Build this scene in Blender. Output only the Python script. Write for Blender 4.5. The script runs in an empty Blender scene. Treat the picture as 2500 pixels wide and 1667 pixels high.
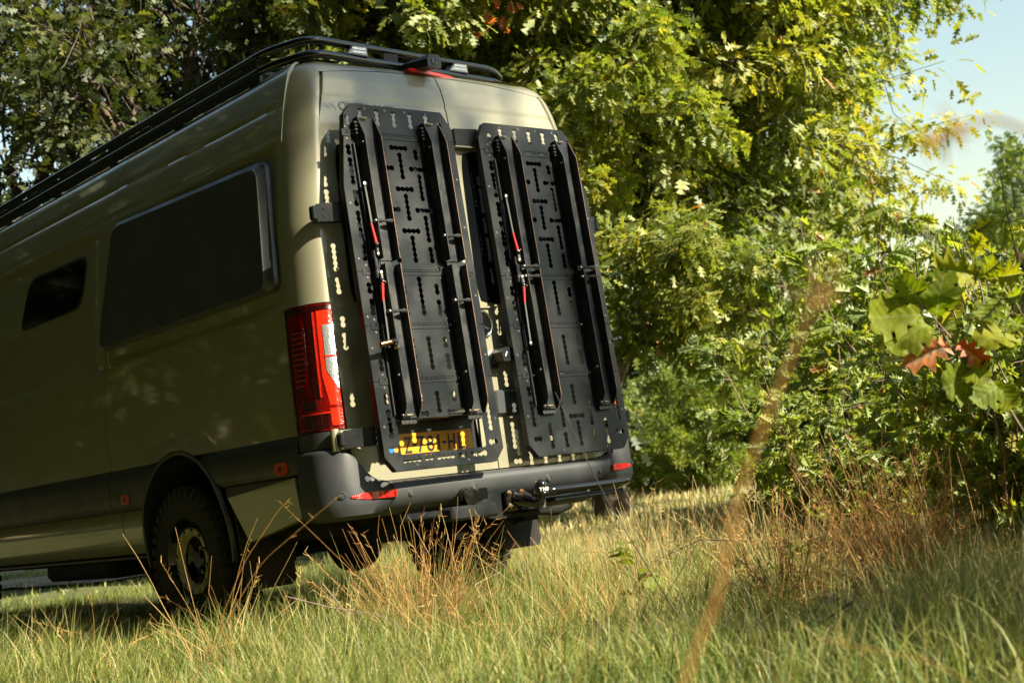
import bpy, math, random
import numpy as np
from mathutils import Vector, Matrix
R = math.radians
rng = np.random.default_rng(7)
random.seed(7)
C = bpy.context.scene.collection
sc = bpy.context.scene

# ------------------------------------------------------------------ camera
CAM = Vector((-4.5416, -5.4075, 0.605))
yaw, pit, rol = -0.7199, 0.0995, -0.1187
fw = Vector((-math.sin(yaw)*math.cos(pit), math.cos(yaw)*math.cos(pit), math.sin(pit)))
rt = Vector((math.cos(yaw), math.sin(yaw), 0)); up = rt.cross(fw)
r2 = rt*math.cos(rol)+up*math.sin(rol); u2 = -rt*math.sin(rol)+up*math.cos(rol)
cd = bpy.data.cameras.new("camera"); cam = bpy.data.objects.new("camera", cd); C.objects.link(cam)
cam.matrix_world = Matrix(((r2.x, u2.x, -fw.x, CAM.x), (r2.y, u2.y, -fw.y, CAM.y), (r2.z, u2.z, -fw.z, CAM.z), (0, 0, 0, 1)))
cd.sensor_width = 36; cd.lens = math.exp(8.1449)/2500*36
cd.clip_start = .05; cd.clip_end = 2000
cd.dof.use_dof = True; cd.dof.focus_distance = 6.9; cd.dof.aperture_fstop = 3.8
sc.camera = cam
# ------------------------------------------------------------------ light
SUN = Vector((.30, -1, .77)).normalized()
w = bpy.data.worlds.new("World"); sc.world = w; w.use_nodes = True
nt = w.node_tree; bg = nt.nodes['Background']
sky = nt.nodes.new('ShaderNodeTexSky'); sky.sky_type = 'NISHITA'; sky.sun_disc = False
sky.sun_elevation = math.asin(SUN.z); sky.sun_rotation = math.atan2(SUN.x, SUN.y)
sky.dust_density = .5; sky.air_density = 2.0; sky.ozone_density = 1.2
nt.links.new(sky.outputs[0], bg.inputs[0]); bg.inputs[1].default_value = 0.064
sl = bpy.data.lights.new("sun", 'SUN'); sl.energy = 5.0; sl.angle = R(.55); sl.color = (1, .90, .70)
so = bpy.data.objects.new("sun", sl); C.objects.link(so)
so.rotation_euler = SUN.to_track_quat('Z', 'Y').to_euler()
vs = sc.view_settings; vs.view_transform = 'Standard'; vs.look = 'None'; vs.gamma = 1; vs.use_curve_mapping = False
vs.exposure = 1.6
sc.cycles.use_denoising = True
sc.cycles.max_bounces = 7; sc.cycles.diffuse_bounces = 3; sc.cycles.glossy_bounces = 4
sc.cycles.transmission_bounces = 4; sc.cycles.transparent_max_bounces = 8
sc.cycles.sample_clamp_indirect = 6
sc.cycles.caustics_reflective = False; sc.cycles.caustics_refractive = False

# ground frame seen from where the photographer stands: a metres to the right, b metres ahead
FR = Vector((math.cos(yaw), math.sin(yaw), 0)); FF = Vector((-math.sin(yaw), math.cos(yaw), 0))
def at(a, b, z=0.): return Vector((CAM.x, CAM.y, 0))+FR*a+FF*b+Vector((0, 0, z))
UP = (Vector((0, 0, 1))+FR*.10).normalized()      # the field slopes a little: plants grow true upright

# ------------------------------------------------------------------ helpers
def tag(o, label=None, cat=None, group=None, kind=None):
    if label: o['label'] = label
    if cat: o['category'] = cat
    if group: o['group'] = group
    if kind: o['kind'] = kind
    return o
def empty(name, loc=(0, 0, 0), parent=None):
    o = bpy.data.objects.new(name, None); C.objects.link(o); o.location = loc; o.empty_display_size = .1
    if parent: o.parent = parent
    return o
def link(name, me, parent=None, loc=None):
    o = bpy.data.objects.new(name, me); C.objects.link(o)
    if parent: o.parent = parent
    if loc is not None: o.location = loc
    return o
def finish(me, mat, smooth=35):
    if mat: me.materials.append(mat)
    if smooth:
        me.shade_smooth()
        try: me.set_sharp_from_angle(angle=R(smooth))
        except Exception: pass
    return me

class MB:
    def __init__(s): s.v = []; s.f = []
    def add(s, vs, fs):
        o = len(s.v); s.v += [tuple(p) for p in vs]; s.f += [tuple(i+o for i in f) for f in fs]; return s
    def box(s, c, h, rot=None, bev=0.):
        c = Vector(c); hx, hy, hz = h
        if bev <= 0:
            P = [Vector((x*hx, y*hy, z*hz)) for z in (-1, 1) for y in (-1, 1) for x in (-1, 1)]
            F = [(0, 2, 3, 1), (4, 5, 7, 6), (0, 1, 5, 4), (2, 6, 7, 3), (0, 4, 6, 2), (1, 3, 7, 5)]
        else:
            b = min(bev, .49*2*min(h)); P = []; idx = {}
            for z in (-1, 1):
                for y in (-1, 1):
                    for x in (-1, 1):
                        for a in range(3):
                            q = [x*(hx-b), y*(hy-b), z*(hz-b)]; q[a] += (x, y, z)[a]*b
                            idx[(x, y, z, a)] = len(P); P.append(Vector(q))
            I = lambda x, y, z, a: idx[(x, y, z, a)]; F = []
            for a in range(3):
                for sg in (-1, 1):
                    o = [i for i in range(3) if i != a]; L = []
                    for p, q in ((-1, -1), (1, -1), (1, 1), (-1, 1)):
                        k = [0, 0, 0]; k[a] = sg; k[o[0]] = p; k[o[1]] = q; L.append(I(*k, a))
                    if (sg > 0) != (a != 1): L = L[::-1]
                    F.append(tuple(L))
            for a in range(3):
                o = [i for i in range(3) if i != a]
                for p in (-1, 1):
                    for q in (-1, 1):
                        L = []
                        for t, ax in ((-1, o[0]), (-1, o[1]), (1, o[1]), (1, o[0])):
                            k = [0, 0, 0]; k[a] = t; k[o[0]] = p; k[o[1]] = q; L.append(I(*k, ax))
                        F.append(tuple(L))
            for z in (-1, 1):
                for y in (-1, 1):
                    for x in (-1, 1): F.append((I(x, y, z, 0), I(x, y, z, 1), I(x, y, z, 2)))
        if rot is not None: P = [rot@p for p in P]
        return s.add([p+c for p in P], F)
    def tube(s, pts, rad, n=10, cap=True, flat=1.):
        pts = [Vector(p) for p in pts]; m = len(pts)
        if not hasattr(rad, '__len__'): rad = [rad]*m
        V = []; prev = None
        for i, p in enumerate(pts):
            t = (pts[min(i+1, m-1)]-pts[max(i-1, 0)])
            if t.length < 1e-9: t = Vector((0, 0, 1))
            t.normalize()
            if prev is None:
                a = Vector((0, 0, 1)) if abs(t.z) < .9 else Vector((1, 0, 0))
                x = t.cross(a).normalized()
            else:
                x = (prev-t*prev.dot(t)).normalized()
            prev = x; y = t.cross(x)
            for k in range(n):
                an = 2*math.pi*k/n; V.append(p+(x*math.cos(an)+y*math.sin(an)*flat)*rad[i])
        F = [(i*n+k, i*n+(k+1) % n, (i+1)*n+(k+1) % n, (i+1)*n+k) for i in range(m-1) for k in range(n)]
        if cap and n > 2: F += [tuple(range(n))[::-1], tuple((m-1)*n+k for k in range(n))]
        return s.add(V, F)
    def lathe(s, prof, origin, axis, n=32, cap=False):
        # prof = list of (radius, distance along axis)
        ax = Vector(axis).normalized(); a = Vector((0, 0, 1)) if abs(ax.z) < .9 else Vector((1, 0, 0))
        x = ax.cross(a).normalized(); y = ax.cross(x); o = Vector(origin); m = len(prof)
        V = [o+ax*h+(x*math.cos(2*math.pi*k/n)+y*math.sin(2*math.pi*k/n))*r for r, h in prof for k in range(n)]
        F = [(i*n+k, i*n+(k+1) % n, (i+1)*n+(k+1) % n, (i+1)*n+k) for i in range(m-1) for k in range(n)]
        if cap: F += [tuple(range(n))[::-1], tuple((m-1)*n+k for k in range(n))]
        return s.add(V, F)
    def grid(s, P, flip=False):
        m, n = len(P), len(P[0])
        F = []
        for i in range(m-1):
            for j in range(n-1):
                q = (i*n+j, i*n+j+1, (i+1)*n+j+1, (i+1)*n+j)
                F.append(q[::-1] if flip else q)
        return s.add([p for r in P for p in r], F)
    def prism(s, poly, vec):
        # polygon (3d points) pushed along vec
        n = len(poly); vec = Vector(vec); P = [Vector(p) for p in poly]
        return s.add(P+[p+vec for p in P], [tuple(range(n))[::-1], tuple(range(n, 2*n))]+[(k, (k+1) % n, n+(k+1) % n, n+k) for k in range(n)])
    def build(s, name, mat, parent=None, smooth=35, loc=None):
        me = bpy.data.meshes.new(name); me.from_pydata(s.v, [], s.f); me.validate(); finish(me, mat, smooth)
        return link(name, me, parent, loc)

def _mesh(self):
    me = bpy.data.meshes.new('character'); me.from_pydata(self.v, [], self.f); return me
MB._mesh = _mesh
def fillet(pts, r, n=6):
    pts = [Vector(p) for p in pts]; out = [pts[0]]
    for i in range(1, len(pts)-1):
        p = pts[i]; a = (pts[i-1]-p); b = (pts[i+1]-p); d = min(r, a.length*.49, b.length*.49)
        A = p+a.normalized()*d; B = p+b.normalized()*d
        for k in range(n+1):
            t = k/n; out.append(A*(1-t)**2+p*2*t*(1-t)+B*t*t)
    out.append(pts[-1]); return out

def curve_mesh(name, loops, depth, bevel=0.):
    """2d outline with holes, filled and extruded; lies in local XY"""
    cu = bpy.data.curves.new(name, 'CURVE'); cu.dimensions = '2D'; cu.fill_mode = 'BOTH'
    cu.extrude = depth/2; cu.bevel_depth = bevel; cu.bevel_resolution = 0
    for L in loops:
        sp = cu.splines.new('POLY'); sp.points.add(len(L)-1)
        for k, (x, y) in enumerate(L): sp.points[k].co = (x, y, 0, 1)
        sp.use_cyclic_u = True
    ob = bpy.data.objects.new(name, cu); C.objects.link(ob)
    dg = bpy.context.evaluated_depsgraph_get(); me = bpy.data.meshes.new_from_object(ob.evaluated_get(dg))
    bpy.data.objects.remove(ob); bpy.data.curves.remove(cu); me.name = name
    return me
def text_mesh(name, txt, size, depth=.001, bold=0., shear=0., space=1., align='LEFT'):
    cu = bpy.data.curves.new(name, 'FONT'); cu.body = txt; cu.size = size; cu.extrude = depth; cu.offset = bold
    cu.shear = shear; cu.space_character = space; cu.align_x = align; cu.resolution_u = 3
    ob = bpy.data.objects.new(name, cu); C.objects.link(ob)
    dg = bpy.context.evaluated_depsgraph_get(); me = bpy.data.meshes.new_from_object(ob.evaluated_get(dg))
    bpy.data.objects.remove(ob); bpy.data.curves.remove(cu); me.name = name
    return me

# ------------------------------------------------------------------ materials
def mat(name, col=(.5, .5, .5), rough=.5, metal=0., coat=0., spec=.5, noise=None, bump=0., bscale=60., trans=0., coatr=.03, ior=1.5):
    m = bpy.data.materials.new(name); m.use_nodes = True; n = m.node_tree; b = n.nodes['Principled BSDF']
    b.inputs['Base Color'].default_value = (*col, 1); b.inputs['Roughness'].default_value = rough
    b.inputs['Metallic'].default_value = metal; b.inputs['Coat Weight'].default_value = coat
    b.inputs['Coat Roughness'].default_value = coatr
    b.inputs['Specular IOR Level'].default_value = spec; b.inputs['Transmission Weight'].default_value = trans
    b.inputs['IOR'].default_value = ior
    tc = n.nodes.new('ShaderNodeTexCoord')
    if noise:
        amt, scale, col2 = noise
        tx = n.nodes.new('ShaderNodeTexNoise'); tx.inputs['Scale'].default_value = scale; tx.inputs['Detail'].default_value = 6
        n.links.new(tc.outputs['Object'], tx.inputs['Vector'])
        rp = n.nodes.new('ShaderNodeMapRange'); rp.inputs[1].default_value = .42; rp.inputs[2].default_value = .7
        rp.inputs[3].default_value = 0; rp.inputs[4].default_value = amt
        n.links.new(tx.outputs[0], rp.inputs[0])
        mx = n.nodes.new('ShaderNodeMix'); mx.data_type = 'RGBA'
        mx.inputs[6].default_value = (*col, 1); mx.inputs[7].default_value = (*col2, 1)
        n.links.new(rp.outputs[0], mx.inputs[0]); n.links.new(mx.outputs[2], b.inputs['Base Color'])
        r3 = n.nodes.new('ShaderNodeMath'); r3.operation = 'MULTIPLY_ADD'; r3.inputs[1].default_value = .25; r3.inputs[2].default_value = rough
        n.links.new(rp.outputs[0], r3.inputs[0]); n.links.new(r3.outputs[0], b.inputs['Roughness'])
    if bump:
        tx = n.nodes.new('ShaderNodeTexNoise'); tx.inputs['Scale'].default_value = bscale; tx.inputs['Detail'].default_value = 3
        n.links.new(tc.outputs['Object'], tx.inputs['Vector'])
        bm = n.nodes.new('ShaderNodeBump'); bm.inputs['Strength'].default_value = bump; bm.inputs['Distance'].default_value = .002
        n.links.new(tx.outputs[0], bm.inputs['Height']); n.links.new(bm.outputs[0], b.inputs['Normal'])
    return m
PAINT = mat('olive_paint', (.235, .224, .146), .42, .1, 1., noise=(.5, 2.2, (.205, .19, .115)), coatr=.04)
PLASTIC = mat('grey_black_plastic', (.032, .036, .038), .5, noise=(.6, 5, (.052, .052, .050)), bump=.25, bscale=400)
PLASTIC_SHADE = mat('shaded_side_plastic', (.016, .018, .019), .42, noise=(.5, 5, (.024, .024, .023)), bump=.15, bscale=400)  # same plastic as the bumper, darkened to carry the side's shade
TRIM = mat('black_trim', (.012, .013, .014), .45, bump=.1, bscale=300)
POWDER = mat('black_powder_coat', (.006, .0085, .0095), .30, noise=(.9, 5, (.016, .018, .018)), bump=.3, bscale=500, spec=.26)
RAILM = mat('worn_black_channel', (.011, .014, .016), .33, noise=(.9, 9, (.036, .037, .035)), bump=.3, bscale=200, spec=.4)
BLACK = mat('black_gloss', (.006, .006, .006), .12, coat=.6)
DARK = mat('dark_underbody', (.008, .008, .008), .8)
GLASS = mat('tinted_glass', (.004, .005, .006), .05, spec=.35)
RUBBER = mat('tyre_rubber', (.013, .012, .011), .8, noise=(.7, 14, (.045, .036, .025)), bump=.5, bscale=80)
STEEL = mat('steel', (.45, .44, .42), .28, 1., noise=(.5, 30, (.25, .22, .18)))
DKSTEEL = mat('dark_steel', (.14, .14, .135), .4, 1.)
WORN = mat('worn_brown_edge', (.17, .095, .06), .5, .3, noise=(.8, 12, (.06, .04, .03)))
BRASS = mat('yellow_zinc', (.55, .42, .22), .32, 1.)
CHROME = mat('chrome', (.7, .71, .72), .12, 1.)
COPPER = mat('copper_spring', (.45, .22, .10), .35, 1.)
RED = mat('red_anodised', (.55, .018, .012), .3, .4, coat=.5)
BEIGE = mat('beige_ring', (.50, .45, .30), .45, noise=(.8, 20, (.25, .2, .13)))
ORANGE = mat('orange_marker', (.55, .06, .012), .3, coat=.3)
STRAP = mat('grey_green_strap', (.055, .065, .056), .6, bump=.4, bscale=300)
WHITE = mat('white_print', (.75, .76, .74), .5)
PLATE = mat('orange_plate', (.70, .30, .018), .35, coat=.3, bump=.1, bscale=200)
BLUE = mat('blue_band', (.02, .16, .45), .35)
DECAL = mat('grey_decal', (.24, .26, .24), .4, coat=.6)
DUSTY = mat('grey_plastic_cover', (.016, .018, .018), .44, noise=(.6, 4, (.026, .026, .024)), bump=.5, bscale=260, spec=.95)
def lens_mat(name, base, scale, rough=.12):
    m = mat(name, base, rough, coat=1., coatr=.02, trans=.0)
    n = m.node_tree; b = n.nodes['Principled BSDF']; tc = n.nodes['Texture Coordinate']
    wv = n.nodes.new('ShaderNodeTexWave'); wv.inputs['Scale'].default_value = scale; wv.bands_direction = 'Z'
    vo = n.nodes.new('ShaderNodeTexVoronoi'); vo.inputs['Scale'].default_value = scale*2.3
    n.links.new(tc.outputs['Object'], wv.inputs['Vector']); n.links.new(tc.outputs['Object'], vo.inputs['Vector'])
    bp = n.nodes.new('ShaderNodeBump'); bp.inputs['Strength'].default_value = .22; bp.inputs['Distance'].default_value = .003
    n.links.new(wv.outputs[0], bp.inputs['Height'])
    b2 = n.nodes.new('ShaderNodeBump'); b2.inputs['Strength'].default_value = .35; b2.inputs['Distance'].default_value = .004
    n.links.new(vo.outputs[0], b2.inputs['Height']); n.links.new(bp.outputs[0], b2.inputs['Normal'])
    n.links.new(b2.outputs[0], b.inputs['Normal'])
    return m
RLENS = lens_mat('red_lens', (.15, .002, .0015), 30)
RLENSB = lens_mat('bright_red_lens', (.62, .022, .006), 40)
RDARK = lens_mat('dark_red_lens', (.022, .001, .001), 60)
CLEAR = lens_mat('clear_lens', (.62, .66, .66), 46); CLEAR.node_tree.nodes['Principled BSDF'].inputs['Metallic'].default_value = .75
LAMP = lens_mat('lamp_lens', (.42, .42, .38), 60)
REFL = lens_mat('red_reflector', (.50, .01, .01), 50, .2)

def leaf_mat(name, cols, transl=.45, gloss=.35, vein=False, pos=None, sheen=.5):
    """colour picked per leaf by the attribute 'tint'"""
    m = bpy.data.materials.new(name); m.use_nodes = True; n = m.node_tree
    for x in list(n.nodes): n.nodes.remove(x)
    out = n.nodes.new('ShaderNodeOutputMaterial')
    a = n.nodes.new('ShaderNodeAttribute'); a.attribute_name = 'tint'
    r = n.nodes.new('ShaderNodeValToRGB'); e = r.color_ramp.elements
    while len(e) < len(cols): e.new(.5)
    for k, c in enumerate(cols):
        e[k].position = (pos[k] if pos else k/(len(cols)-1)); e[k].color = (*c, 1)
    n.links.new(a.outputs['Fac'], r.inputs[0]); colsock = r.outputs[0]
    tc = n.nodes.new('ShaderNodeTexCoord')
    nz = n.nodes.new('ShaderNodeTexNoise'); nz.inputs['Scale'].default_value = 22 if vein else 6; nz.inputs['Detail'].default_value = 3
    n.links.new(tc.outputs['Object'], nz.inputs['Vector'])
    hs = n.nodes.new('ShaderNodeHueSaturation')
    mr = n.nodes.new('ShaderNodeMapRange'); mr.inputs[1].default_value = .3; mr.inputs[2].default_value = .7; mr.inputs[3].default_value = .75; mr.inputs[4].default_value = 1.25
    n.links.new(nz.outputs[0], mr.inputs[0]); n.links.new(mr.outputs[0], hs.inputs['Value']); n.links.new(colsock, hs.inputs['Color']); colsock = hs.outputs[0]
    nrm = None
    if vein:
        uv = n.nodes.new('ShaderNodeAttribute'); uv.attribute_name = 'luv'
        sx = n.nodes.new('ShaderNodeSeparateXYZ'); n.links.new(uv.outputs['Vector'], sx.inputs[0])
        ab = n.nodes.new('ShaderNodeMath'); ab.operation = 'ABSOLUTE'; n.links.new(sx.outputs[0], ab.inputs[0])
        ma = n.nodes.new('ShaderNodeMath'); ma.operation = 'MULTIPLY_ADD'; ma.inputs[1].default_value = -.9; n.links.new(ab.outputs[0], ma.inputs[0]); n.links.new(sx.outputs[1], ma.inputs[2])
        fr = n.nodes.new('ShaderNodeMath'); fr.operation = 'MULTIPLY'; fr.inputs[1].default_value = 7.; n.links.new(ma.outputs[0], fr.inputs[0])
        fc = n.nodes.new('ShaderNodeMath'); fc.operation = 'PINGPONG'; fc.inputs[1].default_value = .5; n.links.new(fr.outputs[0], fc.inputs[0])
        l1 = n.nodes.new('ShaderNodeMath'); l1.operation = 'LESS_THAN'; l1.inputs[1].default_value = .05; n.links.new(fc.outputs[0], l1.inputs[0])
        l2 = n.nodes.new('ShaderNodeMath'); l2.operation = 'LESS_THAN'; l2.inputs[1].default_value = .014; n.links.new(ab.outputs[0], l2.inputs[0])
        mxm = n.nodes.new('ShaderNodeMath'); mxm.operation = 'MAXIMUM'; n.links.new(l1.outputs[0], mxm.inputs[0]); n.links.new(l2.outputs[0], mxm.inputs[1])
        sc_ = n.nodes.new('ShaderNodeMath'); sc_.operation = 'MULTIPLY'; sc_.inputs[1].default_value = .45; n.links.new(mxm.outputs[0], sc_.inputs[0])
        mx = n.nodes.new('ShaderNodeMix'); mx.data_type = 'RGBA'; n.links.new(sc_.outputs[0], mx.inputs[0]); n.links.new(colsock, mx.inputs[6]); mx.inputs[7].default_value = (.30, .33, .12, 1)
        colsock = mx.outputs[2]
        sp = n.nodes.new('ShaderNodeTexNoise'); sp.inputs['Scale'].default_value = 90; n.links.new(tc.outputs['Object'], sp.inputs['Vector'])
        sr = n.nodes.new('ShaderNodeMapRange'); sr.inputs[1].default_value = .64; sr.inputs[2].default_value = .70; sr.inputs[4].default_value = .7; n.links.new(sp.outputs[0], sr.inputs[0])
        m2 = n.nodes.new('ShaderNodeMix'); m2.data_type = 'RGBA'; n.links.new(sr.outputs[0], m2.inputs[0]); n.links.new(colsock, m2.inputs[6]); m2.inputs[7].default_value = (.16, .07, .02, 1)
        colsock = m2.outputs[2]
        bp = n.nodes.new('ShaderNodeBump'); bp.inputs['Strength'].default_value = .6; bp.inputs['Distance'].default_value = .003
        n.links.new(fc.outputs[0], bp.inputs['Height']); nrm = bp.outputs[0]
    d = n.nodes.new('ShaderNodeBsdfDiffuse'); t = n.nodes.new('ShaderNodeBsdfTranslucent'); g = n.nodes.new('ShaderNodeBsdfGlossy')
    g.inputs['Roughness'].default_value = gloss+.15; g.inputs['Color'].default_value = (.9, .95, .9, 1)
    n.links.new(colsock, d.inputs[0])
    h2 = n.nodes.new('ShaderNodeHueSaturation'); h2.inputs['Saturation'].default_value = 1.05; h2.inputs['Value'].default_value = 1.5
    n.links.new(colsock, h2.inputs['Color']); n.links.new(h2.outputs[0], t.inputs[0])
    m1 = n.nodes.new('ShaderNodeMixShader'); m1.inputs[0].default_value = transl; n.links.new(d.outputs[0], m1.inputs[1]); n.links.new(t.outputs[0], m1.inputs[2])
    lw = n.nodes.new('ShaderNodeLayerWeight'); lw.inputs[0].default_value = .5
    pw = n.nodes.new('ShaderNodeMath'); pw.operation = 'POWER'; pw.inputs[1].default_value = 4; n.links.new(lw.outputs['Facing'], pw.inputs[0])
    fm = n.nodes.new('ShaderNodeMath'); fm.operation = 'MULTIPLY_ADD'; fm.inputs[1].default_value = .5*sheen; fm.inputs[2].default_value = .09*sheen; n.links.new(pw.outputs[0], fm.inputs[0])
    m3 = n.nodes.new('ShaderNodeMixShader'); n.links.new(fm.outputs[0], m3.inputs[0]); n.links.new(m1.outputs[0], m3.inputs[1]); n.links.new(g.outputs[0], m3.inputs[2])
    if nrm:
        for q in (d, t, g): n.links.new(nrm, q.inputs['Normal'])
    n.links.new(m3.outputs[0], out.inputs[0])
    return m
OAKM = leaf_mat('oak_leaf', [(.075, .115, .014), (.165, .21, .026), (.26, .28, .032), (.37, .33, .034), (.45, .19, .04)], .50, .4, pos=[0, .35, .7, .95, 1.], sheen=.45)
DARKM = leaf_mat('shade_leaf', [(.018, .032, .007), (.034, .052, .009), (.066, .084, .013), (.15, .145, .018)], .5, .4, sheen=.4)  # tree leaf colour darkened to carry the shade of the wood
SHRUBM = leaf_mat('shrub_leaf', [(.11, .165, .020), (.20, .26, .030), (.30, .33, .034), (.40, .36, .036), (.38, .17, .03)], .52, .35, pos=[0, .4, .75, .96, 1.])
BIGLEAF = leaf_mat('big_oak_leaf', [(.10, .155, .006), (.15, .20, .007), (.21, .25, .009), (.30, .26, .015)], .5, .4, vein=True, sheen=.14)
ORLEAF = leaf_mat('orange_dead_leaf', [(.50, .15, .03), (.66, .24, .06), (.50, .08, .02)], .4, .5, vein=True)
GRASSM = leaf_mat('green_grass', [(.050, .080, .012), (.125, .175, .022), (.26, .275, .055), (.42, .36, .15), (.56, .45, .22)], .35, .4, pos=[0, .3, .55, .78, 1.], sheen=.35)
STRAWM = leaf_mat('straw', [(.25, .115, .03), (.42, .24, .07), (.58, .41, .15), (.66, .53, .26)], .25, .5, sheen=.15)
LITTERM = leaf_mat('leaf_litter', [(.10, .05, .025), (.20, .10, .05), (.32, .19, .11), (.22, .18, .16)], .15, .5, sheen=.2)
BARK = mat('bark', (.07, .052, .038), .9, noise=(1., 7, (.16, .12, .085)), bump=1., bscale=25)
TWIGM = mat('twig', (.13, .085, .055), .7, noise=(.8, 30, (.26, .2, .15)))

# ================================================================== THE VAN
van = empty('campervan', (0, 0, 0))
tag(van, 'olive green high-roof camper van with black perforated boards on its rear doors', 'camper van')
XS = ([.40, .70, .95, 1.25, 1.545, 1.92, 2.38, 2.51, 2.62, 2.70, 2.745, 2.775, 2.79, 2.80], [.955, .984, .982, .980, .972, .953, .904, .881, .855, .832, .808, .765, .70, .50])
YD = ([.40, .68, .9, 1.5, 2.1, 2.45, 2.58, 2.66, 2.73, 2.765, 2.79, 2.80], [-.02, -.018, -.011, .012, .040, .062, .078, .098, .132, .175, .27, .42])
xs = lambda z: float(np.interp(z, *XS)); yd = lambda z: float(np.interp(z, *YD))
RC, RY = .115, .215
def rear_y(x, z):
    # rear surface as a height field over x
    ax = abs(x); e = xs(z); t = max(0., min(1., (ax-(e-RC))/RC))
    return yd(z)+.022*(ax/.86)**2+RY*(1-math.sqrt(max(0., 1-t*t)))+ (.004*math.exp(-((z-2.555)/.012)**2) if ax < .75 else 0)
def corner(c, z, off=0., sgn=-1):
    # c=0 side seam, c=1 door seam
    th = c*math.pi/2; e = xs(z)+off
    x = e-(RC+off)*(1-math.cos(th)); y0 = yd(z)+.022*((e-RC)/.86)**2
    y = y0+RY-(RY+off)*math.sin(th)
    return Vector((sgn*x, y, z))
def rearp(x, z, off=0.): return Vector((x, rear_y(x, z)-off, z))
def folded(P, depth_vec, mb=None):
    """grid patch with its rim folded inwards"""
    mb = mb or MB(); mb.grid(P)
    m, n = len(P), len(P[0])
    rim = [P[0][j] for j in range(n)]+[P[i][n-1] for i in range(1, m)]+[P[m-1][j] for j in range(n-2, -1, -1)]+[P[i][0] for i in range(m-2, 0, -1)]
    rim.append(rim[0]); d = Vector(depth_vec)
    mb.grid([rim, [Vector(p)+(d if d.length else Vector()) for p in rim]])
    return mb
YF = 5.9
ARY, ARZ, ARR = 1.42, .50, .485
def nose(y, z):   # front narrowing and windscreen slope
    k = max(0., (y-4.6)/1.3)
    return 1-.13*k*k
def side_x(y, z, off=0.):
    d = 0.
    def sst(a, b, t): t = max(0, min(1, (t-a)/(b-a))); return t*t*(3-2*t)
    # pressed recesses round the window bays and the two long creases
    if z > 1.2:
        a = sst(.19, .23, y)*(1-sst(2.13, 2.17, y)); b = sst(1.54, 1.575, z)*(1-sst(2.33, 2.36, z)); d += .012*a*b
        a = sst(2.30, 2.34, y)*(1-sst(4.1, 4.14, y)); d += .010*a*b
        if y > .24: d += .006*math.exp(-((z-2.395)/.007)**2)+.008*math.exp(-((z-(2.545+.018*min(1, max(0, (y-.3)/1.7))))/.009)**2)
    if y > 2.25: d += .012*math.exp(-((z-1.546)/.012)**2)
    if .5 < y < 2.4 and z < 1.12:
        rr = math.hypot(y-ARY, z-ARZ); d -= .022*math.exp(-((rr-ARR)/.06)**2)
    return (xs(z)-d+off)*nose(y, z)
def side_panel(name, y0, y1, zb, zt, sgn, mt=PAINT, ny=60, nz=90, off=0., parent=van, bend=None):
    P = []
    for i in range(nz+1):
        row = []
        for j in range(ny+1):
            y = y0+(y1-y0)*j/ny; b = zb(y) if callable(zb) else zb
            z = b+(zt-b)*i/nz; yy = y
            if bend: yy = y+bend(y, z)
            row.append(Vector((sgn*side_x(yy, z, off), yy, z)))
        P.append(row)
    if sgn > 0: P = [r[::-1] for r in P]
    return folded(P, (-sgn*.022, 0, 0)).build(name, mt, parent, 40)
def zarch(base):
    def f(y):
        d = ARR*ARR-(y-ARY)**2
        return max(base, ARZ+math.sqrt(d)) if d > 0 else base
    return f
# seam between rear quarter and sliding bay bulges forward at mid height
def seamb(z): return float(np.interp(z, [.4, .94, 1.18, 1.545, 2.36, 2.62, 2.75], [-.13, .0, .04, -.02, -.20, -.16, -.27]))
SY = 2.245
for sgn in (-1, 1):
    o = side_panel('side_panel', .235, SY-.004, zarch(.942), 2.765, sgn, ny=90, nz=110, bend=lambda y, z: seamb(z)*max(0, (y-.235)/(SY-.235))**3)
    o = side_panel('side_panel', SY+.004, 4.25, .942, 2.765, sgn, ny=60, nz=100, bend=lambda y, z: seamb(z)*max(0, 1-(y-SY)/2.0)**3)
    side_panel('front_door', 4.26, YF-.5, .942, 2.3, sgn, ny=20, nz=30)
    # rear corner pillar above and beside the tail light
    def pillar(z0, z1, nz, cmax):
        P = []
        for i in range(nz+1):
            z = z0+(z1-z0)*i/nz
            P.append([corner(c*cmax(z), z, sgn=sgn) for c in [k/16 for k in range(17)]])
        return P if sgn < 0 else [r[::-1] for r in P]
    cm = lambda z: .985
    mb = MB(); P = pillar(1.542, 2.79, 70, cm)
    if sgn > 0: P = P
    mb = MB(); mb.grid([r[::-1] for r in P]); r0 = P[0]; mb.grid([r0[::-1], [p+Vector((-sgn*.02, .02, 0)) for p in r0[::-1]]])
    for k in (0, -1):
        col = [r[k] for r in P]; mb.grid([col, [p+Vector((-sgn*.02, .02, 0)) for p in col]])
    mb.build('corner_pillar', PAINT, van, 50)
    # lower pillar behind the door edge (hinge area)
    P = [[corner(c, z, -.012, sgn=sgn) for c in [k/10 for k in range(11)]] for z in np.linspace(.70, 1.55, 20)]
    MB().grid([r[::-1] for r in P] if sgn < 0 else P).build('inner_pillar', TRIM, van, 50)

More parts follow.
